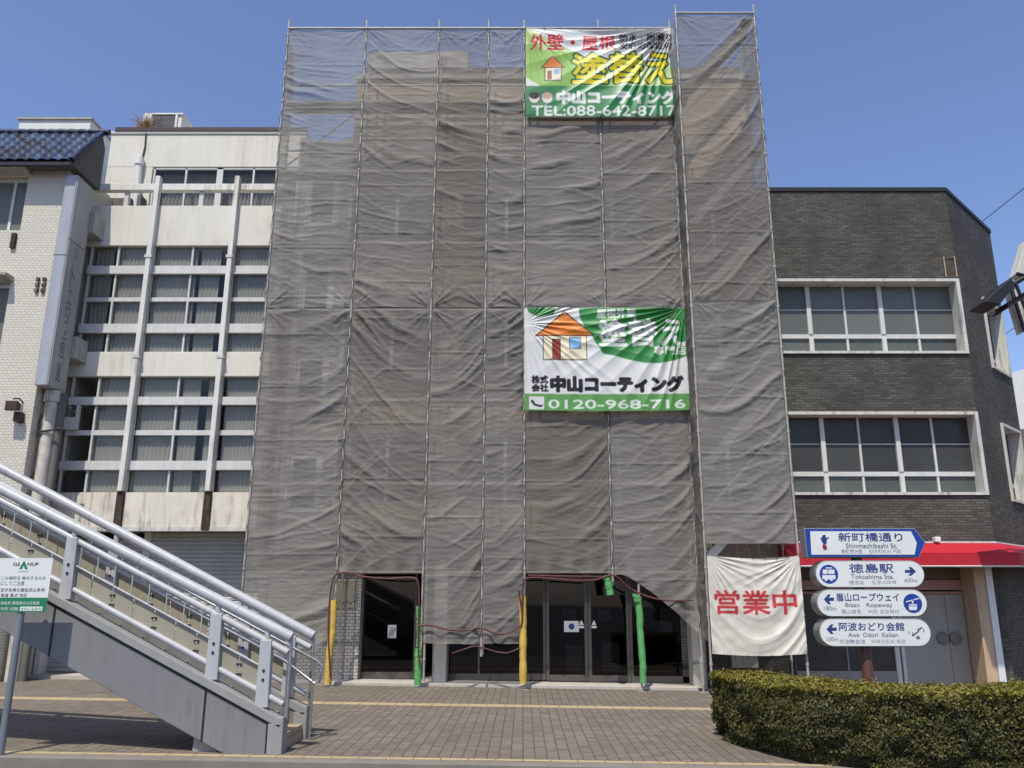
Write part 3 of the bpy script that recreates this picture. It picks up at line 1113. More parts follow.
# ------------------------------------------------------------------ building under scaffold
MY = 18.35
mbd = thing('scaffolded_building', 'beige tiled building wrapped in grey mesh behind the scaffold, dark glass entrance below', 'building', (0, MY, 0))
m = MB()
x0, x1 = -4.2, 5.6
bands = [(2.55, 3.75), (5.35, 6.75), (8.35, 9.75), (11.35, 14.42)]
for a, b in bands:
    m.box(x0, x1, MY, MY + 0.25, a, b)
m.box(x0, x1, MY + 0.25, MY + 8, 14.2, 14.4)
m.box(x0, x0 + 0.2, MY + 0.26, MY + 8, 2.5, 14.15)
m.box(x1 - 0.2, x1, MY + 0.26, MY + 8, -0.2, 14.15)
for x in (-1.7, 0.9, 3.4):
    for a, b in ((3.752, 5.348), (6.752, 8.348), (9.752, 11.348)):
        m.box(x - 0.2, x + 0.2, MY + 0.02, MY + 0.26, a, b)
m.build('wall', M['tile_beige'], mbd)
MB().box(x0 - 0.02, x1 + 0.05, MY - 0.06, MY + 0.3, 14.421, 14.55).build('coping', M['concrete'], mbd)
MB().box(-4.66, -1.68, 22, 25, 14.41, 17.95).build('penthouse', M['concrete'], mbd)
MB().box(x0 + 0.1, x1, MY + 0.32, MY + 0.5, 14.41, 15.0).build('roof_parapet', M['concrete_dark'], mbd)
for a, b in ((3.752, 5.348), (6.752, 8.348), (9.752, 11.348)):
    for xa, xb_ in ((x0, -1.9), (-1.5, 0.7), (1.1, 3.2), (3.6, x1)):
        q = MB()
        q.box(xa, xb_, MY + 0.1, MY + 0.18, a, a + 0.07)
        q.box(xa, xb_, MY + 0.1, MY + 0.18, b - 0.07, b)
        for k in range(3):
            x = xa + (xb_ - xa) * k / 2
            q.box(x - 0.04, x + 0.04, MY + 0.1, MY + 0.18, a + 0.071, b - 0.071)
        wf = q.build('window', M['alu'], mbd)
        MB().box(xa, xb_, MY + 0.13, MY + 0.14, a, b).build('pane', M['frost2'], wf)
# set-back left bay with white windows
m = MB()
LX0, LX1, LY = -5.58, -4.21, 18.55
m.box(LX0, LX0 + 0.25, LY, LY + 0.2, 2.6, 12.9)
m.box(LX1 - 0.3, LX1, LY, LY + 0.2, 2.6, 12.9)
for a in (2.6, 4.9, 7.2, 9.5, 11.8):
    m.box(LX0 + 0.251, LX1 - 0.301, LY, LY + 0.2, a, a + 1.0)
m.box(LX0, LX1, LY + 0.2, LY + 6, 12.7, 12.85)
m.build('side_bay_wall', M['concrete'], mbd)
for a in (3.6, 5.9, 8.2, 10.5):
    q = MB()
    q.box(LX0 + 0.251, LX1 - 0.301, LY + 0.02, LY + 0.12, a + 0.001, a + 0.1)
    q.box(LX0 + 0.251, LX1 - 0.301, LY + 0.02, LY + 0.12, a + 1.2, a + 1.299)
    q.box(LX0 + 0.251, LX0 + 0.4, LY + 0.02, LY + 0.12, a + 0.1005, a + 1.199)
    q.box(LX1 - 0.45, LX1 - 0.301, LY + 0.02, LY + 0.12, a + 0.1005, a + 1.199)
    wf = q.build('window', M['white'], mbd)
    MB().box(LX0 + 0.3, LX1 - 0.35, LY + 0.06, LY + 0.07, a, a + 1.3).build('pane', M['frost3'], wf)
# ground floor
step = MB()
sx0_, sx1_ = -5.6, 3.62
step.hexa([(sx0_, 17.62, -0.3), (sx1_, 17.62, -0.3), (sx1_, 20, -0.3), (sx0_, 20, -0.3)],
          [(sx0_, 17.62, gz(sx0_) + 0.06), (sx1_, 17.62, gz(sx1_) + 0.06), (sx1_, 20, gz(sx1_) + 0.06), (sx0_, 20, gz(sx0_) + 0.06)])
step.build('entrance_step', M['step'], mbd, bevel=0.012)
DZ = 2.42
m = MB()
m.box(-5.6, 3.8, 17.95, 18.34, DZ, 2.6)
m.build('soffit_beam', M['black'], mbd)
# brick pier at left
bx0, bx1 = -5.6, at(371, 640, 18.1)[0]
bx1 = at(359, 640, 18.1)[0]
MB().box(bx0, bx1, 18.1, 18.7, -0.1, DZ - 0.002).build('brick_pier', M['whitebrick'], mbd)
# columns
for pa, pb in ((432, 446), (693, 707)):
    xa, xb_ = at(pa, 670, 17.85)[0], at(pb, 670, 17.85)[0]
    MB().box(xa, xb_, 17.85, 18.3, -0.1, DZ - 0.004).build('column', M['concrete'], mbd, bevel=0.01)
MB().box(3.35, 5.6, 18.36, 18.6, -0.2, 2.545).build('brick_wall', M['darkbrick'], mbd)
# glazing
GLY = 18.36


def frame_x(px):
    return at(px, 640, GLY)[0]


def glazed(name, pa, pb, rails=(), parent=mbd, mat=M['bronze'], fw=0.07):
    xa, xb_ = frame_x(pa), frame_x(pb)
    zb0 = 0.0 + gz((xa + xb_) / 2) + 0.07
    q = MB()
    q.box(xa, xa + fw, GLY, GLY + 0.07, zb0, DZ - 0.01)
    q.box(xb_ - fw, xb_, GLY, GLY + 0.07, zb0, DZ - 0.01)
    q.box(xa + fw + 0.001, xb_ - fw - 0.001, GLY, GLY + 0.07, DZ - 0.1, DZ - 0.01)
    q.box(xa + fw + 0.001, xb_ - fw - 0.001, GLY, GLY + 0.07, zb0, zb0 + 0.13)
    for r in rails:
        x = frame_x(r)
        q.box(x - 0.02, x + 0.02, GLY + 0.005, GLY + 0.065, zb0 + 0.131, DZ - 0.101)
    fo = q.build(name, mat, parent, bevel=0.004)
    MB().box(xa + fw, xb_ - fw, GLY + 0.03, GLY + 0.04, zb0 + 0.1, DZ - 0.07).build('pane', M['glass_door'], fo)
    return fo


glazed('entrance_window', 360, 416, (), fw=0.05)
glazed('entrance_window', 447, 545.5, (479,), fw=0.05)
d1 = glazed('glass_door', 546, 588)
d2 = glazed('glass_door', 588.3, 630)
glazed('entrance_window', 630.3, 692, (), fw=0.05)
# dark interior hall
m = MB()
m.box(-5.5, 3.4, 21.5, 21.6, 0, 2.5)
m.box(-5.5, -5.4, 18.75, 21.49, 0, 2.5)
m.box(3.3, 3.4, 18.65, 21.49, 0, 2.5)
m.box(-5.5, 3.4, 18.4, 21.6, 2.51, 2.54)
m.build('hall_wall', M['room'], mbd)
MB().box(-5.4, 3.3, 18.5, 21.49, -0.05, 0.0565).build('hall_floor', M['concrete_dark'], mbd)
# handles warning stickers
for d, px in ((d1, 581.5), (d2, 594)):
    q = MB()
    x, z = at(px, 624, GLY)
    q.prism_y([(x - 0.05, z - 0.02), (x + 0.05, z - 0.02), (x, z + 0.08)], GLY + 0.022, GLY + 0.0295)
    q.box(x - 0.055, x + 0.055, GLY + 0.022, GLY + 0.0295, z - 0.085, z - 0.04)
    q.build('door_sticker', M['white'], d)
# notices
def notice(pa, ya, pb, yb, mat, label, y=GLY + 0.02, extra=None, dark=None):
    xa, z1 = at(pa, ya, y)
    xb_, z0 = at(pb, yb, y)
    t = thing('notice', label, 'notice', ((xa + xb_) / 2, y, z0))
    MB().box(xa, xb_, y, y + 0.006, z0, z1).build('sheet', mat, t)
    q = MB()
    if extra == 'blob':
        q.disc_y((xa + xb_) / 2, (z0 + z1) / 2, (z1 - z0) * 0.28, y - 0.003, y - 0.0005)
    else:
        h = (z1 - z0) / 9
        for k in range(1, 8):
            q.box(xa + 0.03, xb_ - 0.03 - random.random() * 0.1 * (xb_ - xa), y - 0.002, y - 0.0005, z0 + h * k, z0 + h * k + h * 0.4)
    q.build('print_line', dark or M['midink'], t)
    return t


notice(564, 621, 579, 632, M['paper'], 'white notice with a dark emblem beside the centre door frame', extra='blob', dark=M['signnavy'])
notice(562, 609, 576, 620, M['poster'], 'grey sheet above the white notice on the glass door', GLY + 0.045)
notice(597, 610, 611, 621, M['poster'], 'grey sheet at eye height on the second glass door', GLY + 0.045)
notice(566, 645, 583, 670, M['poster'], 'dim poster low on the glass door under the white notice', GLY + 0.045)
notice(602, 643, 620, 672, M['poster'], 'dim poster low on the second glass door', GLY + 0.045)
notice(388, 625, 396, 638, M['paper'], 'small white paper inside the dark window past the brick pier', GLY + 0.02)
notice(660, 608, 685, 632, M['poster'], 'dim picture poster inside the glass behind the green wrapped prop', GLY + 0.045)
x, z = at(335, 582, 18.09)
xb_, zb_ = at(357, 608, 18.09)
t = thing('notice_board', 'cream board with small print on the pale brick pier', 'notice board', (x, 18.09, zb_))
MB().box(x, xb_, 18.075, 18.097, zb_, z).build('board', M['panel_tan'], t, bevel=0.004)
q = MB()
for k in range(6):
    q.disc_y(x + 0.06 + k * (xb_ - x - 0.12) / 5, zb_ + 0.1 + 0.03 * (k % 2), 0.018, 18.07, 18.0745, 10)
q.build('print_dot', M['ink'], t)
# covered box on brick wall behind the white banner
xa, za = at(730, 653, 18.3)
xb2, zb2 = at(758, 668, 18.3)
t = thing('wall_cover', 'pale cloth covered box on dark brick under the white banner', 'cover', (xa, 18.3, zb2))
MB().hexa([(xa, 18.2, zb2), (xb2, 18.2, zb2), (xb2 - 0.03, 18.25, za + 0.3), (xa + 0.03, 18.25, za + 0.3)],
          [(xa, 18.35, zb2), (xb2, 18.35, zb2), (xb2, 18.35, za + 0.3), (xa, 18.35, za + 0.3)]).build('cloth', M['panel_tan'], t, bevel=0.02)

# ------------------------------------------------------------------ brick building at right
BX, BC, BY = 5.62, 10.08, 18.0
rb = thing('brick_building', 'dark grey brick building with a chamfered corner and white framed windows', 'building', (8, BY, 0))
S2 = math.sqrt(0.5)


def cham(s, d=0.0):
    """Point at distance s along the chamfer, d metres in front of its face."""
    return BC + s * S2 + d * S2 * 1.0, BY + s * S2 - d * S2


TOPZ = 11.13
CL = 2.32 / S2
m = MB()
sh0, sh1, shz = at(806, 600, BY)[0] - 0.3, 9.75, 2.84     # shop opening
WT = 0.45
m.box(BX, BC, BY, BY + WT, 8.9, TOPZ)
m.box(BX, BC, BY, BY + WT, 5.75, 7.09)
m.box(BX, BC, BY, BY + WT, shz, 3.9)
m.box(9.9, BC, BY, BY + WT, -0.5, shz - 0.002)
m.box(BX, sh0, BY, BY + WT, -0.5, shz - 0.002)


def cham_box(mb, s0, s1, d0, d1, z0, z1):
    p = [cham(s0, d0), cham(s1, d0), cham(s1, d1), cham(s0, d1)]
    mb.prism([(x, y, z0) for x, y in p], [(x, y, z1) for x, y in p])


ws0, ws1 = 1.16 / S2, 2.2 / S2
for a, b in ((8.9, TOPZ), (5.75, 7.09), (-0.5, 3.9)):
    cham_box(m, 0.001, CL, -WT, 0, a, b)
for a, b in ((7.092, 8.898), (3.902, 5.748)):
    cham_box(m, WT, ws0, -WT, 0, a, b)
    tri_ = [(BC, BY), cham(WT - 0.001), (BC, cham(WT - 0.001, -WT)[1])]
    m.prism([(x, y, a) for x, y in tri_], [(x, y, b) for x, y in tri_])
    cham_box(m, ws1, CL, -WT, 0, a, b)
ex, ey = cham(CL)
m.box(ex - 0.4, ex, ey + 0.001, ey + 9, -0.5, TOPZ)
m.box(BX, ex - 0.41, ey + 8.6, ey + 9, -0.5, TOPZ)
m.build('wall', M['darkbrick'], rb)
m = MB()
pl = [(BX, BY - 0.03), (BC + 0.012, BY - 0.03), (ex + 0.03, ey - 0.012), (ex + 0.03, ey + 9), (BX, ey + 9)]
m.prism([(x, y, TOPZ + 0.002) for x, y in pl], [(x, y, TOPZ + 0.1) for x, y in pl])
m.build('roof', M['black'], rb)


def brick_window(x0, x1, z0, z1, pane_mat, low_mat, mapf, nb, lowz, name='window', edges=(1, 1)):
    """mapf(u, d) -> (x, y): u along the wall, d metres behind the face."""
    def bx(mb, u0, u1, d0, d1, a, b):
        p = [mapf(u0, d0), mapf(u1, d0), mapf(u1, d1), mapf(u0, d1)]
        mb.prism([(x, y, a) for x, y in p], [(x, y, b) for x, y in p])
    q = MB()
    t_ = 0.07
    bx(q, x0, x1 + 0.1, -0.05, 0.36, z1 - t_, z1 - 0.003)
    bx(q, x0, x1 + 0.1, -0.05, 0.36, z0 + 0.003, z0 + t_ - 0.01)
    bx(q, x1 + 0.02, x1 + 0.1, -0.05, 0.36, z0 + t_ - 0.009, z1 - t_ - 0.001)
    if edges[0]:
        bx(q, x0, x0 + 0.07, -0.05, 0.36, z0 + t_ - 0.009, z1 - t_ - 0.001)
    wf = q.build(name, M['rust_white'], rb)
    q = MB()
    bx(q, x0 + 0.072, x1 + 0.018, 0.26, 0.35, lowz - 0.05, lowz + 0.05)
    n = len(nb)
    for i, (u, wd_) in enumerate(nb):
        for a, b in ((z0 + t_ - 0.018, lowz - 0.051), (lowz + 0.051, z1 - t_ - 0.002)):
            bx(q, u - wd_ / 2, u + wd_ / 2, 0.24 if wd_ > 0.07 else 0.27, 0.345, a, b)
    zm_ = lowz + (z1 - lowz) * 0.5
    bx(q, x0 + 0.072, x1 + 0.018, 0.29, 0.34, zm_ - 0.012, zm_ + 0.012)
    q.build('sash', M['alu'], wf, bevel=0.004)
    cuts = [x0 + 0.07] + [u for u, _ in nb] + [x1 + 0.02]
    q, q2, q3 = MB(), MB(), MB()
    for ua, ub in zip(cuts[:-1], cuts[1:]):
        bx(q, ua + 0.001, ub - 0.001, 0.31, 0.318, lowz, zm_)
        bx(q3, ua + 0.001, ub - 0.001, 0.312, 0.32, zm_ + 0.001, z1 - t_ + 0.001)
        bx(q2, ua + 0.001, ub - 0.001, 0.31, 0.318, z0 + t_ - 0.02, lowz - 0.001)
    q.build_each('pane', pane_mat, wf)
    q3.build_each('pane', pane_mat, wf)
    q2.build_each('lower_pane', low_mat, wf)
    return wf


fm = lambda u, d: (u, BY + d)
cm_ = lambda u, d: cham(u, -d)
ux = lambda pxl, py: at(pxl, py, BY + 0.3)[0]
nb3 = [(ux(808, 310), 0.1), (ux(844, 310), 0.05), (ux(880, 310), 0.1), (ux(915, 310), 0.05)]
brick_window(BX + 0.02, BC - 0.103, 7.09, 8.9, M['frost3'], M['frost_low'], fm, nb3, 7.09 + 0.5)
nb2 = [(ux(823, 450), 0.1), (ux(860, 450), 0.05), (ux(898, 450), 0.1), (ux(934, 450), 0.05)]
brick_window(BX + 0.02, BC - 0.103, 3.9, 5.75, M['frost2'], M['frost_low'], fm, nb2, 3.9 + 0.5)
for z0, z1, pm in ((7.09, 8.9, M['frost3']), (3.9, 5.75, M['frost2'])):
    brick_window(ws0 + 0.003, ws1 - 0.103, z0, z1, pm, M['frost_low'], cm_, [((ws0 + ws1) / 2, 0.05)], z0 + 0.5)
# shop front
SY = BY + WT + 0.1
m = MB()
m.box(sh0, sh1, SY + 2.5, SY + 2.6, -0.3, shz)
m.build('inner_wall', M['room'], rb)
tz1, tz0 = at(850, 580, SY)[1], at(850, 590, SY)[1]
m = MB()
m.box(sh0, sh1 - 0.002, SY - 0.05, SY + 0.05, tz0, tz1)
m.box(sh0, sh1 - 0.002, SY - 0.03, SY + 0.05, tz0 - 0.09, tz0 - 0.03)
m.build('transom', M['pinkbar'], rb, bevel=0.008)
MB().box(sh0, sh1 - 0.002, SY - 0.01, SY + 0.04, tz1 + 0.002, shz + 0.3).build('fascia', M['brownpanel'], rb)
MB().box(9.52, 9.75, BY - 0.02, SY + 0.3, -0.5, shz - 0.004).build('jamb', M['tan'], rb, bevel=0.008)
MB().box(9.755, 9.895, BY - 0.05, BY + 0.3, -0.5, shz - 0.004).build('door_trim', M['white'], rb, bevel=0.008)
xd0, xd1 = at(903, 640, SY)[0], 9.5
xdm = at(949, 640, SY)[0]
for a, b, hp in ((xd0, xdm - 0.004, 943), (xdm + 0.004, xd1, 955.5)):
    q = MB()
    q.box(a, b, SY - 0.02, SY + 0.03, -0.3, tz0 - 0.095)
    do = q.build('shop_door', M['doorgrey'], rb, bevel=0.006)
    q = MB()
    for z0, z1 in ((0.0, 0.75), (0.8, 1.95)):
        w_ = 0.02
        q.box(a + 0.07, b - 0.07, SY - 0.026, SY - 0.021, z1, z1 + w_)
    q.build('door_moulding', M['doorgrey'], do)
    x, z = at(hp, 638, SY - 0.06)
    q = MB()
    q.disc_y(x, z, 0.125, SY - 0.085, SY - 0.06, 28)
    q.disc_y(x, z, 0.04, SY - 0.06, SY - 0.021, 12)
    q.build('handle', M['handle'], do, bevel=0.008)
xw = at(893, 640, SY)[0]
q = MB()
q.box(xw, xw + 0.1, SY - 0.05, SY + 0.05, -0.3, tz0 - 0.095)
q.box(xw + 0.14, xd0 - 0.005, SY - 0.05, SY + 0.05, -0.3, tz0 - 0.095)
q.build_each('door_post', M['alu'], rb, bevel=0.006)
q = MB()
q.box(sh0, sh0 + 0.06, SY - 0.03, SY + 0.04, -0.3, tz0 - 0.095)
q.box(sh0 + 0.061, xw - 0.001, SY - 0.03, SY + 0.04, -0.3, 0.25)
xq = at(846, 640, SY)[0]
q.box(xq - 0.015, xq + 0.015, SY - 0.02, SY + 0.03, 0.251, tz0 - 0.095)
sw = q.build('shop_window', M['alu_dark'], rb)
MB().box(sh0 + 0.05, xw, SY, SY + 0.01, 0.2, tz0 - 0.095).build('pane', M['frost2'], sw)
# awning
aw = thing('awning', 'bright red cloth awning over the brick building shop front', 'awning', (8, BY, 2.4))
AZ1, AZ2, AZ3, AD = 2.87, 2.62, 2.37, 0.75
ax0 = sh0 - 0.2
cxa = BC + 0.02
f1, f2 = (ax0, BY - AD), (cxa, BY - AD)
e1 = cham(2.9, 0.02)
e2 = (e1[0] + AD * S2 + 0.1, e1[1] - AD * S2 + 0.1)
wa, wb_ = (ax0, BY - 0.01), (BC + 0.004, BY - 0.01)
m = MB()
m.face([(*wa, AZ1), (*wb_, AZ1), (*f2, AZ2), (*f1, AZ2)])
m.face([(*wb_, AZ1), (*e1, AZ1), (*e2, AZ2), (*f2, AZ2)])
m.face([(*f1, AZ2), (*f2, AZ2), (*f2, AZ3), (*f1, AZ3)])
m.face([(*f2, AZ2), (*e2, AZ2), (*e2, AZ3), (*f2, AZ3)])
m.face([(*wa, AZ1), (*f1, AZ2), (*f1, AZ3), (*wa, AZ3)])
ao = m.build('cover', M['awning'], aw, fix=False)
sd = ao.modifiers.new('solid', 'SOLIDIFY')
sd.thickness = 0.012
m = MB()
m.tube([(*f1, AZ3 - 0.0), (*f2, AZ3), (*e2, AZ3)], 0.02, 8)
m.tube([(*wa, AZ1 + 0.02), (*wb_, AZ1 + 0.02), (*e1, AZ1 + 0.02)], 0.02, 8)
m.build('frame', M['alu'], aw)
x, z = at(935, 541, BY)
m = MB()
m.box(x - 0.06, x + 0.06, BY - 0.15, BY - 0.002, z - 0.03, z + 0.08)
ml = thing('wall_lamp', 'small white lamp on dark brick just above the red awning', 'lamp', (x, BY, z))
m.build('lamp_case', M['white'], ml, bevel=0.015)
# rail of stains / pipes on brick corner
m = MB()
xa, za = at(943, 258, BY)
m.tube([(xa, BY - 0.03, 8.95), (xa, BY - 0.03, za + 0.02), (xa + 0.25, BY - 0.03, za + 0.02), (xa + 0.25, BY - 0.03, 8.95)], 0.014, 6)
m.build('pipe', M['tan'], rb)

# far white building at the right edge
fb = thing('white_building', 'white building far behind the brick corner', 'building', (22, 30, 0))
x0, z1 = at(1013, 372, 30)
m = MB()
m.prism([(x0 - 2, 30, -1), (x0 + 12, 30, -1), (x0 + 12, 30, z1 + 3.5), (x0 - 2, 30, z1 - 0.6)], [(x0 - 2, 38, -1), (x0 + 12, 38, -1), (x0 + 12, 38, z1 + 3.5), (x0 - 2, 38, z1 - 0.6)])
m.build('wall', M['farwhite'], fb)
MB().box(x0 - 2.01, x0 + 12, 29.9, 29.99, -1, z1 - 2.2).build('lower_cladding', M['concrete_dark'], fb)
for k in range(3):
    q = MB().box(x0 + 2 + k * 3, x0 + 4 + k * 3, 29.9, 29.995, z1 - 1.8, z1 - 0.4)
    q.build('window', M['frost2'], fb)

# street lamp at right edge
LY_ = 15.0
lp_ = thing('street_light', 'black hooded lamp on a white bracketed street pole at the frame edge', 'street light', (at(1085, 500, LY_)[0], LY_, 0))


def P3(px, py, y=LY_):
    x, z = at(px, py, y)
    return Vector((x, y, z))


x = at(1085, 500, LY_)[0]
MB().tube([(x, LY_, gz(x)), (x, LY_, 9.5)], [0.11, 0.07], 14).build('pole', M['greyposte'], lp_, smooth=True)
a, b = P3(1000, 292), P3(1040, 268)
m = MB()
m.tube([a, P3(1020, 280), b, Vector((x, LY_, b.z + 0.1))], 0.05, 10)
m.build('arm', M['black'], lp_, smooth=True)
m = MB()
t1, t2, t3, t4 = P3(995, 288), P3(968, 312), P3(984, 314), P3(1003, 303)
h = Vector((0, -0.55, 0))
m.prism([t1, t2, t3, P3(999, 296)], [p + h for p in (t1, t2, t3, P3(999, 296))])
m.build('lamp_hood', M['black'], lp_, bevel=0.01)
m = MB()
for k in range(8):
    p = P3(994 + k * 2.6, 316 - k * 1.6)
    m.box(p.x, p.x + 0.02, LY_ - 0.5, LY_ - 0.05, p.z, p.z + 0.1)
m.bar(P3(992, 317) + Vector((0, -0.28, 0)), P3(1014, 303) + Vector((0, -0.28, 0)), 0.5, 0.03)
m.build('lamp_grille', M['black'], lp_)
for pts, nm in (([(1010, 286), (1015, 283), (1030, 322), (1024, 332)], 'white_panel'), ([(1016, 274), (1026, 240), (1032, 240), (1024, 276)], 'white_panel')):
    q = MB()
    pp_ = [P3(*p) for p in pts]
    q.prism(pp_, [p + Vector((0, 0.25, 0)) for p in pp_])
    pn_ = q.build('bracket_panel', M['rust_white'], lp_, bevel=0.01)
    q = MB()
    q.tube([pp_[0] + Vector((0, -0.02, 0)), pp_[3] + Vector((0, -0.02, 0))], 0.035, 8)
    q.tube([pp_[1] + Vector((0, -0.02, 0)), pp_[2] + Vector((0, -0.02, 0))], 0.03, 8)
    q.build_each('panel_edge', M['black'], pn_)

# overhead wires
for (pa, ya, Ya), (pb, yb, Yb), lab in (((985, 217, 24), (1060, 155, 17), 'black overhead wire crossing the sky above the brick corner'),
                                        ((1008, 330, 26), (1060, 290, 18), 'thin overhead wire low beside the street lamp')):
    xa, za = at(pa, ya, Ya)
    xb_, zb_ = at(pb, yb, Yb)
    q = MB()
    pts = []
    xa -= 1.5 * (xb_ - xa)
    za -= 1.5 * (zb_ - za)
    Ya -= 1.5 * (Yb - Ya)
    for t in np.linspace(0, 2.6, 24):
        pts.append((xa + (xb_ - xa) * t, Ya + (Yb - Ya) * t, za + (zb_ - za) * t - 0.2 * t * (2.6 - t) * 0.3))
    q.tube(pts, 0.012, 5)
    o = q.build('overhead_wire', M['wire'])
    tag(o, lab, 'wire')

# ------------------------------------------------------------------ scaffold
SY0, TYW = 17.3, 16.6
PX = [-5.68, -3.79, -2.03, -0.83, 0.03, 1.82, 3.55]
TPX = [3.57, 5.4]
sf_ = thing('scaffolding', 'galvanised pipe scaffold with a taller stair tower, wrapped in grey mesh', 'scaffold', (0, SY0, 0))


def pole(x, y, z0, z1, top=True, base=True):
    q = MB()
    q.tube([(x, y, z0 + (0.12 if base else 0)), (x, y, z1)], 0.0243, 10)
    z = 0.5
    while z < z1 - 0.2:
        if z > z0 + 0.1:
            q.tube([(x, y, z), (x, y, z + 0.05)], 0.033, 8)
        z += 0.9
    if base:
        q.tube([(x, y, z0 + 0.008), (x, y, z0 + 0.2)], 0.019, 8)
        q.box(x - 0.07, x + 0.07, y - 0.07, y + 0.07, z0, z0 + 0.008)
    return q.build('pole', M['galv'], sf_, smooth=True)


bot = {3: 0.62, 5: 2.0}
for i, x in enumerate(PX):
    pole(x, SY0, bot.get(i, gz(x) + 0.002), 15.35, base=i not in bot)
    pole(x, SY0 + 0.62, max(bot.get(i, 0), gz(x) + 0.062), 14.9, base=False)
pole(2.34, SY0, gz(2.34) + 0.002, 2.02)
for x in TPX:
    pole(x, TYW, gz(x) + 0.002, 15.2)
    pole(x, TYW + 0.95, gz(x) + (0.062 if x < 3.6 else 0.002), 15.1)


def ledger(p0, p1, r=0.024):
    q = MB()
    q.tube([p0, p1], r, 8)
    return q.build('ledger', M['galv'], sf_, smooth=True)


LIFT = [2.25, 4.05, 5.85, 7.9, 9.5, 11.3, 13.1]
for z in LIFT:
    ledger((PX[0], SY0 + 0.055, z), (PX[-1], SY0 + 0.055, z))
    ledger((PX[0], SY0 + 0.62 + 0.055, z + 0.9), (PX[-1], SY0 + 0.62 + 0.055, z + 0.9))
ledger((PX[0], SY0 - 0.02, 15.1), (PX[-1], SY0 - 0.02, 15.1), 0.03)
ledger((TPX[0], TYW - 0.02, 14.97), (TPX[1], TYW - 0.02, 14.97), 0.03)
for z in LIFT[1:]:
    q = MB()
    q.box(PX[0] + 0.1, PX[-1] - 0.1, SY0 + 0.1, SY0 + 0.56, z + 0.03, z + 0.075)
    q.build('deck', M['deckmetal'], sf_)
for x0, x1 in ((PX[0], PX[1]), (PX[5], PX[6]), (PX[1], PX[2])):
    for z in LIFT[:-1]:
        q = MB()
        q.tube([(x0, SY0 + 0.09, z), (x1, SY0 + 0.09, z + 1.7)], 0.02, 6)
        q.build('brace', M['galv'], sf_)
# stair flights in the tower
for k, z in enumerate([2.5, 4.3, 6.1, 7.9, 9.7, 11.5, 13.1]):
    q = MB()
    for dy in (0.2, 0.75):
        q.bar((TPX[0] + 0.12, TYW + dy, z), (TPX[1] - 0.12, TYW + dy, z + 1.72), 0.03, 0.17)
    for s in range(8):
        t = (s + 0.5) / 8
        x = TPX[0] + 0.12 + (TPX[1] - TPX[0] - 0.24) * t
        zz = z + 1.72 * t
        q.box(x - 0.11, x + 0.11, TYW + 0.217, TYW + 0.733, zz - 0.02, zz + 0.015)
    q.build('stair_flight', M['deckmetal'], sf_)
    q = MB()
    for xx in (TPX[0] + 0.02, TPX[1] - 0.3):
        q.box(xx, xx + 0.28, TYW + 0.06, TYW + 0.9, z + (1.74 if xx > 4 else -0.03), z + (1.78 if xx > 4 else 0.01))
    q.build_each('landing', M['deckmetal'], sf_)
    if z > 13:
        continue
    q = MB()
    q.tube([(TPX[0] + 0.12, TYW + 0.13, z + 0.95), (TPX[1] - 0.12, TYW + 0.13, z + 2.6)], 0.018, 6)
    q.build('handrail', M['galv'], sf_)

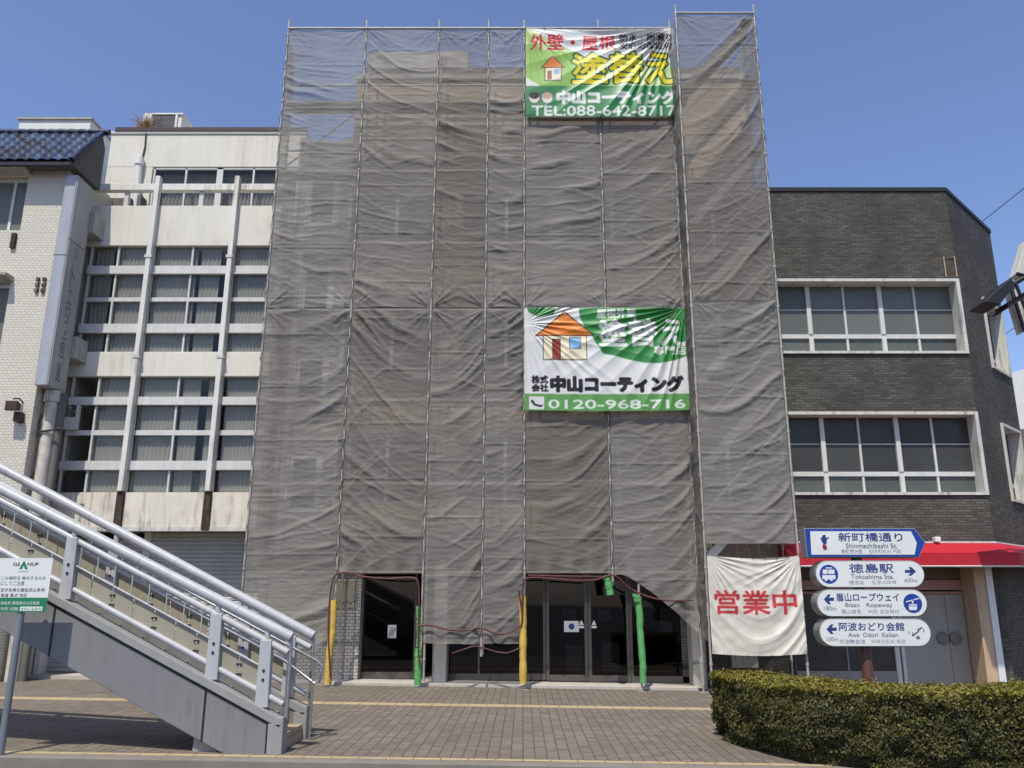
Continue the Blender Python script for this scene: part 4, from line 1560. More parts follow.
# mesh sheets
def net_disp(u, z, w_, seed, ties, rng, rise):
    """Swags between the two hung edges: rise = how far folds climb towards the left and the right edge."""
    t = u / w_
    un = 2 * t - 1
    aL, aR = rise
    wp = vnoise(u * 0.8, z * 0.55, seed) - 0.5
    wp2 = vnoise(u * 2.4, z * 2.0, seed + 5) - 0.5
    base = z - aL * w_ * (1 - t) ** 1.7 - aR * w_ * t ** 1.7
    d = np.zeros_like(u)
    side = aL / (aL + aR + 1e-6)
    for lam, amp, kx, sd, sharp in ((0.86, 0.060, 1.0, 1, 0.11), (0.58, 0.036, 1.3, 2, 0.10), (0.37, 0.018, 0.75, 3, 0.11), (0.24, 0.008, 1.1, 4, 0.15),
                                    (0.15, 0.004, 0.6, 5, 0.2), (0.105, 0.0028, 0.9, 6, 0.22), (0.45, 0.012, -0.8, 7, 0.10), (0.085, 0.002, 0.1, 8, 0.24)):
        b_ = z + kx * (base - z)
        ph = (b_ + wp * 0.5 + wp2 * 0.10) / lam + sd * 0.37
        fr = ph - np.floor(ph) - 0.5
        rid = np.exp(-(fr / sharp) ** 2) + 0.3 * np.exp(-((fr + 0.22) / (sharp * 1.3)) ** 2)
        row = np.floor(ph)
        am = np.clip(vnoise(t * 1.7 + row * 3.7, row * 1.9 + 0.3, seed + sd * 7) * 3.0 - 1.35, 0, 1.3)
        am = am * (0.4 + 0.85 * (side * (1 - t) + (1 - side) * t))
        d += amp * rid * am
    for zt_ in ties:
        for ut in (0.0, w_):
            dx, dz = np.abs(u - ut), z - zt_
            r = np.hypot(dx, dz) + 1e-4
            ang = np.arctan2(np.abs(dz), dx + 1e-4)
            fan = np.exp(-((ang - 0.75) / 0.13) ** 2) + 0.6 * np.exp(-((ang - 0.45) / 0.09) ** 2) + 0.5 * np.exp(-((ang - 1.05) / 0.09) ** 2)
            d += 0.05 * fan * np.clip(r / 0.12, 0, 1) * np.exp(-(r / 0.62) ** 2) * (0.4 + 0.9 * vnoise(ut * 3 + seed, zt_, seed))
    edge = np.minimum(1, (1 - np.abs(un)) / 0.10)
    bill = 0.05 * (1 - un ** 2) * (vnoise(z * 0.35, z * 0 + seed, seed) - 0.2)
    fine = 0.007 * (vnoise(u * 3.0, z * 17, seed + 2) - 0.5) + 0.006 * (vnoise(u * 7, z * 31, seed + 4) - 0.5) + 0.005 * (vnoise(u * 9, z * 44, seed + 6) - 0.5)
    hems = np.zeros_like(u)
    for q in range(-2, 14):
        zz = q * 1.18 + seed * 0.37 % 1.18
        hems += 0.013 * np.exp(-((z - zz - 0.04 * wp) / 0.02) ** 2)
    return d * (0.25 + 0.75 * edge) + bill + fine + hems


def net_panel(label, p0, p1, z1, z0, seed, group, zbot=None, cell=0.021, ties=(), rise=(0.3, 0.3)):
    """Sheet between plan points p0 and p1; billows towards the street side."""
    rng = np.random.RandomState(seed * 13 + 5)
    p0, p1 = np.array(p0, float), np.array(p1, float)
    w_ = np.linalg.norm(p1 - p0)
    e = (p1 - p0) / w_
    nrm = np.array([e[1], -e[0]])
    nu = max(int(w_ / cell), 6)
    nv = int((z1 - z0) / cell)
    us_ = np.linspace(0, w_, nu)
    ts_ = np.linspace(0, 1, nv)
    U, T = np.meshgrid(us_, ts_)
    bz = np.array([zbot(u / w_) if zbot else z0 for u in us_])
    Z = z1 + (bz[None, :] - z1) * T
    un = 2 * U / w_ - 1
    Z = Z - 0.035 * (1 - un ** 2) * np.exp(-((Z - z1) / 0.25) ** 2) * (1 - T)
    D = net_disp(U, Z, w_, seed, ties, rng, rise)
    if zbot:
        D = D + 0.06 * np.exp(-((Z - bz[None, :]) / 0.25) ** 2) * np.sin(U * 14 + seed) * 0.6
    X = p0[0] + e[0] * U + nrm[0] * D
    Y = p0[1] + e[1] * U + nrm[1] * D
    P = np.stack([X, Y, Z], -1)
    root = thing('mesh_sheet', label, 'mesh sheet', (p0[0], p0[1], z0), group)
    grid_mesh('net', P, M['net'], root, uv=np.stack([U, Z], -1))
    for s in (0, -1):
        zz = z0 + 0.1 if zbot is None else bz[s] + 0.1
        pts = []
        k = 0
        while zz < z1 - 0.05:
            b = P[int(np.argmin(np.abs(P[:, s, 2] - zz))), s]
            ex_, ey_ = (-e if s == 0 else e) * 0.034
            pts.append((b[0], b[1] - 0.004, b[2]) if k % 2 == 0 else (b[0] + ex_, b[1] + ey_ - 0.034, b[2]))
            zz += 0.225
            k += 1
        MB().tube(pts, 0.005, 4).build('lacing_rope', M['tie'], root)
    return root


SEAM = 7.93
GRP = 'grey mesh sheets on the scaffold'
upper = ['upper mesh sheet in the bay next to the cream office block', 'upper mesh sheet in the second bay from the cream block', 'upper mesh sheet of the middle narrowing bay, third from the cream block',
         'narrowest upper mesh sheet, left of the painter banners', 'upper mesh sheet hanging under the left half of the top banner', 'upper mesh sheet between the top banner and the stair tower']
lower = ['lower mesh sheet partly behind the white stair rails', 'lower mesh sheet ending above the brick pier opening', 'pale lower mesh sheet reaching down beside the white column',
         'narrow lower mesh sheet left of the yellow wrapped pole in the middle', 'lower mesh sheet under the left half of the house banner, above the glass doors', 'lower mesh sheet gathered diagonally over the right glass door']
g_ = 0.03
for i in range(6):
    net_panel(upper[i], (PX[i] + g_, SY0), (PX[i + 1] - g_, SY0), 15.08, SEAM + 0.018, 3 + i, GRP, ties=(SEAM + 0.03, 15.08), rise=[(0.28, 0.12), (0.45, 0.1), (0.32, 0.1), (0.4, 0.2), (0.12, 0.25), (0.1, 0.7)][i])


def bot1(t):
    return 0.62 + 0.42 * max(0, (t - 0.72) / 0.28) ** 1.5


def bot6(t):
    return 2.2 - 1.15 * max(0.0, (t - 0.1) / 0.9) ** 1.25


lowz = [(0.62, bot1), (2.27, lambda t: 2.27 - 0.04 * math.sin(t * 3.1)), (0.87, lambda t: 0.87 - 0.02 * t), (0.86, lambda t: 0.86), (2.24, lambda t: 2.26 - 0.03 * t), (1.05, bot6)]
for i in range(6):
    zb0, fn = lowz[i]
    net_panel(lower[i], (PX[i] + g_, SY0), (PX[i + 1] - g_, SY0), SEAM - 0.012, zb0, 23 + i, GRP, zbot=fn, ties=(SEAM - 0.03,), rise=[(0.08, 0.42), (0.75, 0.05), (0.05, 0.6), (0.1, 0.45), (0.1, 0.4), (0.12, 0.6)][i])
TS = 7.87
net_panel('upper mesh sheet on the front of the stair tower', (TPX[0] + g_, TYW), (TPX[1] - g_, TYW), 14.93, TS - 0.01, 51, GRP, ties=(TS, 14.9), rise=(0.05, 0.85))
net_panel('lower mesh sheet on the stair tower, above the white banner', (TPX[0] + g_, TYW + 0.02), (TPX[1] - g_, TYW + 0.02), TS + 0.05, 2.78, 57, GRP, ties=(TS,), rise=(0.15, 0.5))
net_panel('narrow side mesh sheet returning from stair tower to the main scaffold, upper', (TPX[0] - 0.02, SY0 - 0.04), (TPX[0] - 0.02, TYW + 0.04), 14.9, TS + 0.03, 61, GRP, cell=0.04)
net_panel('narrow side mesh sheet returning from stair tower to the main scaffold, lower', (TPX[0] - 0.02, SY0 - 0.04), (TPX[0] - 0.02, TYW + 0.04), TS - 0.03, 0.95, 63, GRP, cell=0.04)
net_panel('side mesh sheet on the stair tower flank facing the brick building', (TPX[1] + 0.02, TYW + 0.04), (TPX[1] + 0.02, TYW + 1.3), 14.9, 2.8, 65, GRP, cell=0.05)
net_panel('side mesh sheet on the scaffold flank facing the cream block', (PX[0] - 0.02, SY0 + 0.75), (PX[0] - 0.02, SY0 + 0.04), 15.0, 2.4, 67, GRP, cell=0.05)

# foam covers
def foam(label, pts, r, mat, y=SY0, name='foam_pole_cover', seed=1):
    rng = random.Random(seed)
    P_ = []
    rs = []
    n = 26
    for i in range(n):
        t = i / (n - 1) * (len(pts) - 1)
        k = min(int(t), len(pts) - 2)
        u = t - k
        a_, b_ = pts[k], pts[k + 1]
        x, z = at(a_[0] + (b_[0] - a_[0]) * u, a_[1] + (b_[1] - a_[1]) * u, y)
        P_.append((x + 0.018 * (float(vnoise(i * 0.55, seed * 3.1, seed)) - 0.5), y - 0.0, z))
        rs.append(r * (0.9 + 0.14 * float(vnoise(i * 0.6, seed, seed))) * (0.9 if i % 9 == 0 else 1))
    q = MB()
    q.tube(P_, rs, 12)
    o = q.build(name, mat, smooth=True, loc=P_[-1])
    tag(o, label, 'foam cover', 'foam covers on the scaffold poles')
    return o


foam('wobbly yellow foam cover on the pole beside the pale brick pier', [(333.5, 600), (333, 618), (332.5, 632), (329.5, 652), (328, 668), (327.5, 684)], 0.07, M['yellowfoam'], SY0 - 0.04, seed=2)
foam('green foam cover low on the pole beside the white column', [(418.5, 648), (418, 662), (418, 685)], 0.075, M['greenfoam'], SY0, seed=3)
foam('slim green foam strip above the thick green cover beside the white column', [(418.5, 606), (419, 625), (418.5, 647)], 0.05, M['greenfoam'], SY0, seed=4)
foam('straight yellow foam cover on the middle pole left of the glass doors', [(523, 596), (523, 640), (523, 684)], 0.075, M['yellowfoam'], SY0, seed=5)
foam('tall green foam cover on the short prop before the glass doors', [(638, 596), (640, 620), (641, 640), (643, 665), (643, 683)], 0.07, M['greenfoam'], SY0 - 0.02, seed=6)
foam('short green foam stub hanging under the mesh above the glass doors', [(607, 575), (608.5, 585), (610, 595)], 0.08, M['greenfoam'], SY0 - 0.03, seed=7)
foam('bright green foam flap round the head of the short prop', [(635, 594), (637, 602)], 0.06, M['greenfoam'], SY0 - 0.06, seed=8)

# maroon cables
def cable(label, pts, y=SY0 - 0.09, r=0.018):
    q = MB()
    P_ = []
    for i, (px, py) in enumerate(pts):
        x, z = at(px, py, y)
        P_.append(Vector((x, y - 0.02 * math.sin(i * 1.7), z)))
    S = []
    n = len(P_)
    for i in range(n - 1):
        p_ = [P_[max(i - 1, 0)], P_[i], P_[i + 1], P_[min(i + 2, n - 1)]]
        for k in range(6):
            t = k / 6
            S.append(0.5 * ((2 * p_[1]) + (p_[2] - p_[0]) * t + (2 * p_[0] - 5 * p_[1] + 4 * p_[2] - p_[3]) * t * t + (3 * p_[1] - p_[0] - 3 * p_[2] + p_[3]) * t ** 3))
    S.append(P_[-1])
    q.tube(S, r, 7)
    o = q.build('cable', M['cable'], smooth=True, loc=S[0])
    tag(o, label, 'cable', 'maroon cables strung along the scaffold')


zc = lambda x, y: (290 + x * 0.42, 540 + y * 0.42)
cable('maroon cable looped over the opening by the pale brick pier', [zc(*p) for p in ((97, 330), (92, 220), (97, 120), (110, 82), (150, 78), (165, 86), (230, 92), (290, 90), (305, 102), (307, 150), (305, 240), (308, 300))])
cable('maroon cable sagging across the pale mesh between white column and yellow pole', [zc(*p) for p in ((303, 205), (335, 203), (380, 214), (430, 214), (452, 209), (500, 224), (540, 212), (553, 190), (545, 120))])
cable('thin maroon cable hanging under the mesh near the white column', [zc(*p) for p in ((385, 270), (415, 260), (445, 253), (490, 266), (520, 268), (548, 256))], SY0 - 0.05, 0.012)
cable('long maroon cable over the glass doors running along the gathered mesh', [zc(*p) for p in ((553, 190), (555, 110), (570, 90), (650, 94), (720, 96), (770, 84), (805, 112), (850, 134), (900, 144), (960, 143))])
cable('maroon cable clipped straight along the pipe over the glass doors', [zc(*p) for p in ((566, 84), (650, 86), (750, 87))], SY0 - 0.06, 0.014)

# ------------------------------------------------------------------ banners
def sm(c):
    return np.array(lin(*c))


WHT = sm((226, 226, 222))


def banner(name, label, cv, x0, x1, z0, z1, y, disp, edges=None, rope=True):
    n_y, n_x = cv.ny, cv.nx
    U, V = np.meshgrid(np.linspace(0, 1, n_x), np.linspace(0, 1, n_y))
    X = x0 + (x1 - x0) * U
    Z = z0 + (z1 - z0) * V
    if edges:
        Z = Z + edges(U, V)
    D = disp(U, V)
    P = np.stack([X, y - D, Z], -1)
    root = thing(name, label, 'banner', ((x0 + x1) / 2, y, z0))
    o = grid_mesh('cloth', P, M['print'], root, cols=cv.colours())
    q = MB()
    for k in range(0, n_x, max(n_x // 8, 1)):
        b = P[-1, k]
        q.tube([(b[0], b[1] - 0.005, b[2] - 0.03), (b[0], b[1] + 0.02, b[2] + 0.05), (b[0] + 0.01, b[1] + 0.06, b[2] + 0.06)], 0.006, 4)
        b = P[0, k]
        q.tube([(b[0], b[1] - 0.005, b[2] + 0.03), (b[0], b[1] + 0.03, b[2] - 0.06)], 0.005, 4)
    q.build('tie_cord', M['tie'], root)
    return root


def fanfold(U, V, w_, h_, cu, cvv, freq, seed, spread):
    """Tension folds fanning out from a corner (cu, cvv in 0..1)."""
    dx, dz = (U - cu) * w_, (V - cvv) * h_
    r = np.hypot(dx, dz) + 1e-4
    ang = np.arctan2(dz, dx)
    ph = ang * freq + 1.2 * vnoise(ang * 5, r * 0.5, seed) + seed
    fr = ph - np.floor(ph)
    rid = (1 - np.abs(2 * fr - 1)) ** 1.6
    am = 0.35 + 0.65 * vnoise(ang * freq * 0.7, r * 0.8, seed + 9)
    return rid * am * np.clip(r / 0.5, 0.1, 1) * np.exp(-(r / spread) ** 2)


# top banner: px 526..674 x 31..118
W1, H1 = 3.55, 2.40
c1 = Canvas(W1, H1, 0.0125, WHT)
s1 = lambda x, y: ((x - 35) / 885 * W1, (588 - y) / 520 * H1)   # zoomed photo coordinates -> banner metres


def tx(cv, s, f_, x0, y0, x1, y1, c, bold=0.0, grow=0.0):
    a_, b_ = f_(x0, y1), f_(x1, y0)
    cv.text(s, a_[0], a_[1], b_[0], b_[1], c, bold, grow)


GRN, LGRN, DGRN = sm((42, 132, 74)), sm((150, 196, 90)), sm((26, 104, 56))
# light green side with a diagonal white sweep
c1.poly([s1(35, 75), s1(70, 75), s1(330, 220), s1(560, 300), s1(920, 300), s1(920, 412), s1(35, 412)], sm((205, 226, 160)))
c1.poly([s1(35, 70), s1(120, 200), s1(330, 215), s1(360, 412), s1(35, 412)], LGRN)
c1.poly([s1(35, 360), s1(120, 412), s1(35, 412)], WHT)
c1.rect(0, 0, W1, s1(0, 412)[1], GRN)
c1.rect(0, 0, W1, 0.06, DGRN)
RED = sm((206, 36, 54))
tx(c1, '外壁・屋根', s1, 62, 105, 568, 202, RED, 0.012)
tx(c1, '防水・雨漏り', s1, 595, 105, 905, 150, sm((30, 30, 34)), 0.004)
tx(c1, '安心の保証付', s1, 595, 155, 905, 198, sm((30, 30, 34)), 0.004)
YEL = sm((246, 226, 40))
for gr, cc in ((0.045, DGRN), (0.0, YEL)):
    for ch, xa, xb_ in (('塗', 312, 515), ('替', 530, 725), ('え', 745, 905)):
        tx(c1, ch, s1, xa, 222, xb_, 395, cc, 0.02, gr)
# plain little house
BRN = sm((60, 40, 34))
c1.poly([s1(*p) for p in ((146, 300), (246, 300), (246, 384), (146, 384))], BRN)
c1.poly([s1(*p) for p in ((151, 296), (241, 296), (241, 379), (151, 379))], sm((240, 228, 200)))
c1.poly([s1(*p) for p in ((122, 306), (196, 232), (270, 306))], BRN)
c1.poly([s1(*p) for p in ((134, 301), (196, 240), (258, 301))], sm((232, 132, 48)))
c1.rect(*s1(162, 376), *s1(188, 322), sm((150, 88, 48)))
c1.rect(*s1(203, 346), *s1(234, 312), sm((130, 180, 214)))
# two plain portraits as discs
for cxp, hair in ((85, (36, 30, 28)), (160, (206, 176, 150))):
    q_ = s1(cxp, 478)
    c1.ellipse(q_[0], q_[1], 0.14, 0.16, sm((28, 30, 28)))
    c1.ellipse(q_[0], q_[1], 0.125, 0.145, sm((232, 226, 214)))
    c1.ellipse(q_[0], q_[1] + 0.05, 0.12, 0.09, sm(hair))
tx(c1, '中山コーティング', s1, 220, 443, 910, 512, WHT, 0.022)
tx(c1, 'TEL:088-642-8717', s1, 70, 525, 905, 580, WHT, 0.007)


def d1f(U, V):
    d = 0.09 * fanfold(U, V, W1, H1, 1.0, 1.02, 7.5, 3, 2.6)
    d += 0.035 * fanfold(U, V, W1, H1, 0.0, 1.02, 6, 5, 1.2)
    d += 0.06 * (1 - (2 * U - 1) ** 2) * (1 - V) + 0.02 * (vnoise(U * 6, V * 5, 3) - 0.5) + 0.05
    d += 0.03 * np.exp(-((V - 0.93) / 0.05) ** 2) * np.sin(U * 9)
    return d


banner('painter_banner', 'green, white and yellow painter banner hung at the scaffold top', c1, 0.07, 0.07 + W1, 12.63, 12.63 + H1, SY0 - 0.06, d1f, lambda U, V: -0.06 * np.sin(U * 3.14) * V ** 6 - 0.05 * np.sin(U * 3.14) * (1 - V) ** 3)

# middle banner
W2, H2 = 3.52, 2.3
c2 = Canvas(W2, H2, 0.0125, WHT)
s2 = lambda x, y: ((x - 55) / 920 * W2, (632 - y) / 575 * H2)
G2 = sm((52, 138, 66))
GL2 = sm((96, 158, 80))
swo = [(365, 60), (470, 60), (975, 60), (975, 330)]
cur = [(900, 358), (820, 372), (740, 372), (650, 355), (560, 330), (500, 320), (465, 270), (440, 225), (400, 180), (370, 110)]
c2.poly([s2(*p) for p in swo + cur], G2)
c2.poly([s2(*p) for p in ((70, 60), (235, 60), (222, 100), (130, 110), (80, 85))], G2)
c2.rect(0, 0, W2, s2(0, 540)[1], GL2)
# plain house drawing
c2.poly([s2(*p) for p in ((160, 210), (410, 210), (410, 357), (160, 357))], BRN)
c2.poly([s2(*p) for p in ((166, 205), (404, 205), (404, 350), (166, 350))], sm((240, 228, 196)))
c2.poly([s2(*p) for p in ((112, 222), (285, 78), (458, 222))], BRN)
c2.poly([s2(*p) for p in ((130, 216), (285, 88), (440, 216))], sm((232, 132, 40)))
c2.rect(*s2(212, 350), *s2(262, 238), BRN)
c2.rect(*s2(217, 350), *s2(257, 244), sm((150, 62, 44)))
c2.rect(*s2(308, 294), *s2(376, 226), sm((70, 90, 120)))
c2.rect(*s2(314, 288), *s2(370, 232), sm((130, 180, 224)))
tx(c2, '屋根外壁', s2, 468, 68, 690, 118, sm((226, 232, 220)), 0.006)
for ch, xa, xb_ in (('塗', 480, 635), ('替', 645, 805), ('え', 830, 965)):
    tx(c2, ch, s2, xa, 128, xb_, 275, WHT, 0.016)
tx(c2, '専門店', s2, 785, 278, 965, 325, sm((226, 232, 220)), 0.006)
tx(c2, '株式', s2, 98, 443, 188, 484, sm((26, 26, 28)), 0.012)
tx(c2, '会社', s2, 98, 488, 188, 528, sm((26, 26, 28)), 0.012)
tx(c2, '中山コーティング', s2, 206, 447, 938, 527, sm((22, 22, 24)), 0.028)
c2.rect(*s2(82, 624), *s2(166, 556), WHT)
c2.poly([s2(*p) for p in ((92, 575), (104, 572), (118, 594), (150, 602), (158, 596), (160, 608), (146, 614), (112, 606), (94, 588))], sm((40, 50, 46)))
tx(c2, '0120-968-716', s2, 190, 572, 945, 618, sm((226, 232, 220)), 0.008)


def d2f(U, V):
    d = 0.085 * fanfold(U, V, W2, H2, 1.0, 1.02, 7.0, 8, 2.3)
    d += 0.05 * fanfold(U, V, W2, H2, 0.0, 0.85, 6, 6, 2.2)
    d += 0.05 * (1 - (2 * U - 1) ** 2) * (1 - V) + 0.02 * (vnoise(U * 6, V * 5, 8) - 0.5) + 0.05
    return d


banner('house_banner', 'white and green banner with a house drawing, hung mid scaffold', c2, 0.03, 0.03 + W2, 5.6, 5.6 + H2, SY0 - 0.07, d2f, lambda U, V: -0.03 * np.sin(U * 3.14) * (1 - V) ** 2)

# white open-for-business banner
W3, H3 = 1.8, 1.82
c3 = Canvas(W3, H3, 0.0125, sm((224, 217, 204)))
s3 = lambda x, y: ((x - 70) / 280 * W3, (418 - y) / 290 * H3)
tx(c3, '営業中', s3, 88, 232, 330, 302, sm((198, 62, 64)), 0.012)


def d3f(U, V):
    k = np.zeros_like(U)
    # swags hanging between the two top corners
    for lam, amp in ((0.21, 0.07), (0.33, 0.06), (0.12, 0.025)):
        ph = (V * H3 + 0.75 * (1 - (2 * U - 1) ** 2) + 0.1 * vnoise(U * 3, V * 3, 4)) / lam / 2
        fr = ph - np.floor(ph)
        k += amp * (1 - np.abs(2 * fr - 1)) ** 1.5 * np.clip(1.15 - V, 0.2, 1) * vnoise(U * 3, ph * 0.8, 14)
    k += 0.05 * fanfold(U, V, W3, H3, 0.0, 1.0, 5, 2, 0.9) + 0.05 * fanfold(U, V, W3, H3, 1.0, 1.0, 5, 4, 0.9)
    k += 0.012 * vnoise(U * 14, V * 14, 6) + 0.006 * (np.abs(U - 0.5) < 0.006) + 0.05
    return k


banner('open_banner', 'white cloth banner with red characters tied between tower poles', c3, 3.58, 3.58 + W3, 0.72, 0.72 + H3, TYW - 0.04, d3f, lambda U, V: -0.05 * np.sin(U * 3.14) * V ** 4 - 0.04 * np.sin(U * 3.14) * (1 - V) ** 3)

# ------------------------------------------------------------------ pedestrian stair
NY0, NY1, FY0, FY1 = 10.0, 10.16, 11.05, 11.2
stn = thing('footbridge_stair', 'grey footbridge stair with white tube railings and tan infill panels', 'stair', (-4, 10.6, 0))
K = 0.495


def zl(x, xr, zr_):
    return zr_ - K * (x - xr)


XE = -2.71
XL = -9.0
top_l = lambda x: zl(x, -4.22, 1.119)
bot_l = lambda x: zl(x, -4.85, 0.785)


def stringer(y0, y1, name='stringer'):
    q = MB()
    xk = -3.1
    prof = [(XE, gz(XE) - 0.02), (XE, 0.40), (XE - 0.06, top_l(XE - 0.06)), (XL, top_l(XL)), (XL, bot_l(XL)), (-3.4, bot_l(-3.4)), (-3.3, gz(-3.3) - 0.02)]
    q.prism_y(prof, y0, y1)
    return q.build(name, M['stairgrey'], stn, bevel=0.008)


sN = stringer(NY0, NY1)
sF = stringer(FY0, FY1)
# coping, dark recessed seams
for y0, y1, so in ((NY0 - 0.03, NY1 + 0.02, sN), (FY0 - 0.02, FY1 + 0.03, sF)):
    q = MB()
    a0, a1 = XE + 0.02, XL
    q.prism_y([(a0, 0.36), (a0, 0.43), (a0 - 0.05, top_l(a0 - 0.05) + 0.03), (a1, top_l(a1) + 0.03), (a1, top_l(a1) - 0.07), (a0 - 0.05, top_l(a0 - 0.05) - 0.07)], y0, y1)
    q.build('coping', M['stairtrim'], so, bevel=0.006)
    q = MB()
    q.box(XE - 0.15, XE + 0.02, y0, y1, gz(XE) - 0.02, 0.355)
    q.build('end_block', M['stairtrim'], so, bevel=0.008)
q = MB()
for x in (-5.44, -3.6, -7.28):
    q.hexa([(x - 0.012, NY0 - 0.004, bot_l(x - 0.012)), (x + 0.012, NY0 - 0.004, bot_l(x + 0.012)), (x + 0.012, NY0 - 0.004, top_l(x + 0.012) - 0.075), (x - 0.012, NY0 - 0.004, top_l(x - 0.012) - 0.075)],
           [(x - 0.012, NY0 + 0.01, bot_l(x - 0.012)), (x + 0.012, NY0 + 0.01, bot_l(x + 0.012)), (x + 0.012, NY0 + 0.01, top_l(x + 0.012) - 0.075), (x - 0.012, NY0 + 0.01, top_l(x - 0.012) - 0.075)])
q.prism_y([(XE - 0.16, top_l(XE - 0.16) - 0.075), (XL, top_l(XL) - 0.075), (XL, top_l(XL) - 0.105), (XE - 0.16, top_l(XE - 0.16) - 0.105)], NY0 - 0.003, NY0 + 0.01)
q.box(XE - 0.175, XE - 0.152, NY0 - 0.0035, NY0 + 0.01, gz(XE) - 0.01, top_l(XE - 0.16) - 0.108)
q.build('seam', M['black'], sN)
# slab and steps
q = MB()
q.prism_y([(-3.3, 0.0), (XL, bot_l(XL) + 0.12), (XL, bot_l(XL) + 0.3), (-3.3, 0.2)], NY1 + 0.001, FY0 - 0.001)
q.build('slab', M['concrete_dark'], stn)
n = 21
rise, run = 0.148, 0.148 / K
q = MB()
for i in range(n):
    x1 = XE - 0.03 - i * run
    q.box(x1 - run - 0.03, x1, NY1 + 0.001, FY0 - 0.001, gz(-3) - 0.05 + max(0, i - 1) * rise, gz(-3) + 0.02 + (i + 1) * rise)
q.build('step', M['steptile'], stn)
# pedestal
MB().box(-3.72, -3.45, NY0 + 0.08, FY1 - 0.08, -0.05, 0.28).build('pedestal', M['concrete'], stn)
# landing and support beyond the frame
LZ = top_l(XL)
MB().box(XL - 4, XL - 0.001, NY0, FY1, LZ - 0.45, LZ - 0.05).build('landing', M['stairgrey'], stn)
MB().box(XL - 1.2, XL - 0.7, NY0 + 0.3, FY1 - 0.3, -0.1, LZ - 0.455).build('pillar', M['concrete'], stn)
RT = {'n': lambda x: 2.088 - 0.472 * (x + 4.336), 'f': lambda x: 2.105 - 0.498 * (x + 4.336)}
r2 = lambda x: 1.835 - 0.487 * (x + 4.2)
r3 = lambda x: zl(x, -4.27, 1.31)
rw_ = lambda x: zl(x, -4.2, 1.55)
for side, yc in (('n', NY0 + 0.08), ('f', FY0 + 0.08)):
    xe = -2.69
    rt = RT[side]
    q = MB()
    q.tube([(XL, yc, rt(XL) - 0.03), (xe, yc, rt(xe) - 0.03)], 0.062, 16)
    for x in (-3.35, -4.55, -5.75, -6.95, -8.15):
        q.tube([(x - 0.012, yc, rt(x - 0.012) - 0.03), (x + 0.012, yc, rt(x + 0.012) - 0.03)], 0.0655, 16)
    q.build('top_rail', M['railwhite'], stn, smooth=True)
    q = MB()
    q.tube([(XL, yc, r2(XL)), (xe - 0.03, yc, r2(xe - 0.03))], 0.04, 12)
    q.build('mid_rail', M['railwhite'], stn, smooth=True)
    q = MB()
    q.tube([(XL, yc, r3(XL)), (xe - 0.05, yc, r3(xe - 0.05))], 0.035, 12)
    q.build('bottom_rail', M['railwhite'], stn, smooth=True)
    q = MB()
    q.tube([(XL, yc - 0.01, rw_(XL)), (-3.05, yc - 0.01, rw_(-3.05))], 0.012, 8)
    q.tube([(XL, yc + 0.03, r2(XL) - 0.08), (-3.05, yc + 0.03, r2(-3.05) - 0.08)], 0.014, 8)
    q.build('wire_rail', M['railwhite'], stn, smooth=True)
    for x in (-2.97, -3.57, -5.37, -7.17, -8.9):
        q = MB()
        zt_ = r2(x) + 0.02
        q.hexa([(x - 0.075, yc - 0.055, top_l(x) + 0.02), (x + 0.075, yc - 0.055, top_l(x) + 0.02), (x + 0.075, yc + 0.055, top_l(x) + 0.02), (x - 0.075, yc + 0.055, top_l(x) + 0.02)],
               [(x - 0.065, yc - 0.055, zt_), (x + 0.065, yc - 0.055, zt_), (x + 0.065, yc + 0.055, zt_), (x - 0.065, yc + 0.055, zt_)])
        q.tube([(x, yc, zt_ - 0.01), (x, yc, rt(x) - 0.05)], 0.035, 10)
        po_ = q.build('rail_post', M['railwhite'], stn, bevel=0.008)
        q = MB()
        for dz in (0.32, 0.42):
            q.tube([(x, yc - 0.065, top_l(x) + dz), (x, yc - 0.05, top_l(x) + dz)], 0.016, 8)
        q.build_each('bolt', M['black'], po_)
    # rods between mid rail and wire rail, infill panels with clips
    x = -3.75
    q = MB()
    while x > XL:
        if min(abs(x - p) for p in (-3.57, -5.37, -7.17)) > 0.1:
            q.tube([(x, yc - 0.015, rw_(x)), (x, yc - 0.015, r2(x) - 0.02)], 0.008, 6)
        x -= 0.215
    q.build_each('rod', M['railwhite'], stn)
    x = -3.02
    k = 0
    while x > XL + 0.4:
        xa_, xb_ = x - 0.2535, x - 0.0065
        q = MB()
        q.hexa([(xa_, yc + 0.015, r3(xa_) - 0.02), (xb_, yc + 0.015, r3(xb_) - 0.02), (xb_, yc + 0.015, rw_(xb_)), (xa_, yc + 0.015, rw_(xa_))],
               [(xa_, yc + 0.022, r3(xa_) - 0.02), (xb_, yc + 0.022, r3(xb_) - 0.02), (xb_, yc + 0.022, rw_(xb_)), (xa_, yc + 0.022, rw_(xa_))])
        ip = q.build('infill_panel', M['panel_tan'], stn)
        if k % 2 == 0:
            cl = MB()
            for dz in (0.06, 0.17):
                z = r3(xa_) + dz
                cl.box(xa_ - 0.035, xa_ + 0.03, yc, yc + 0.0145, z - 0.008, z + 0.008)
            cl.build_each('clip', M['black'], ip)
        k += 1
        x -= 0.26
    q = MB()
    q.tube([(xe, yc, rt(xe) + 0.0), (xe, yc, 0.40)], 0.022, 10)
    q.build('end_post', M['steel'], stn, smooth=True)
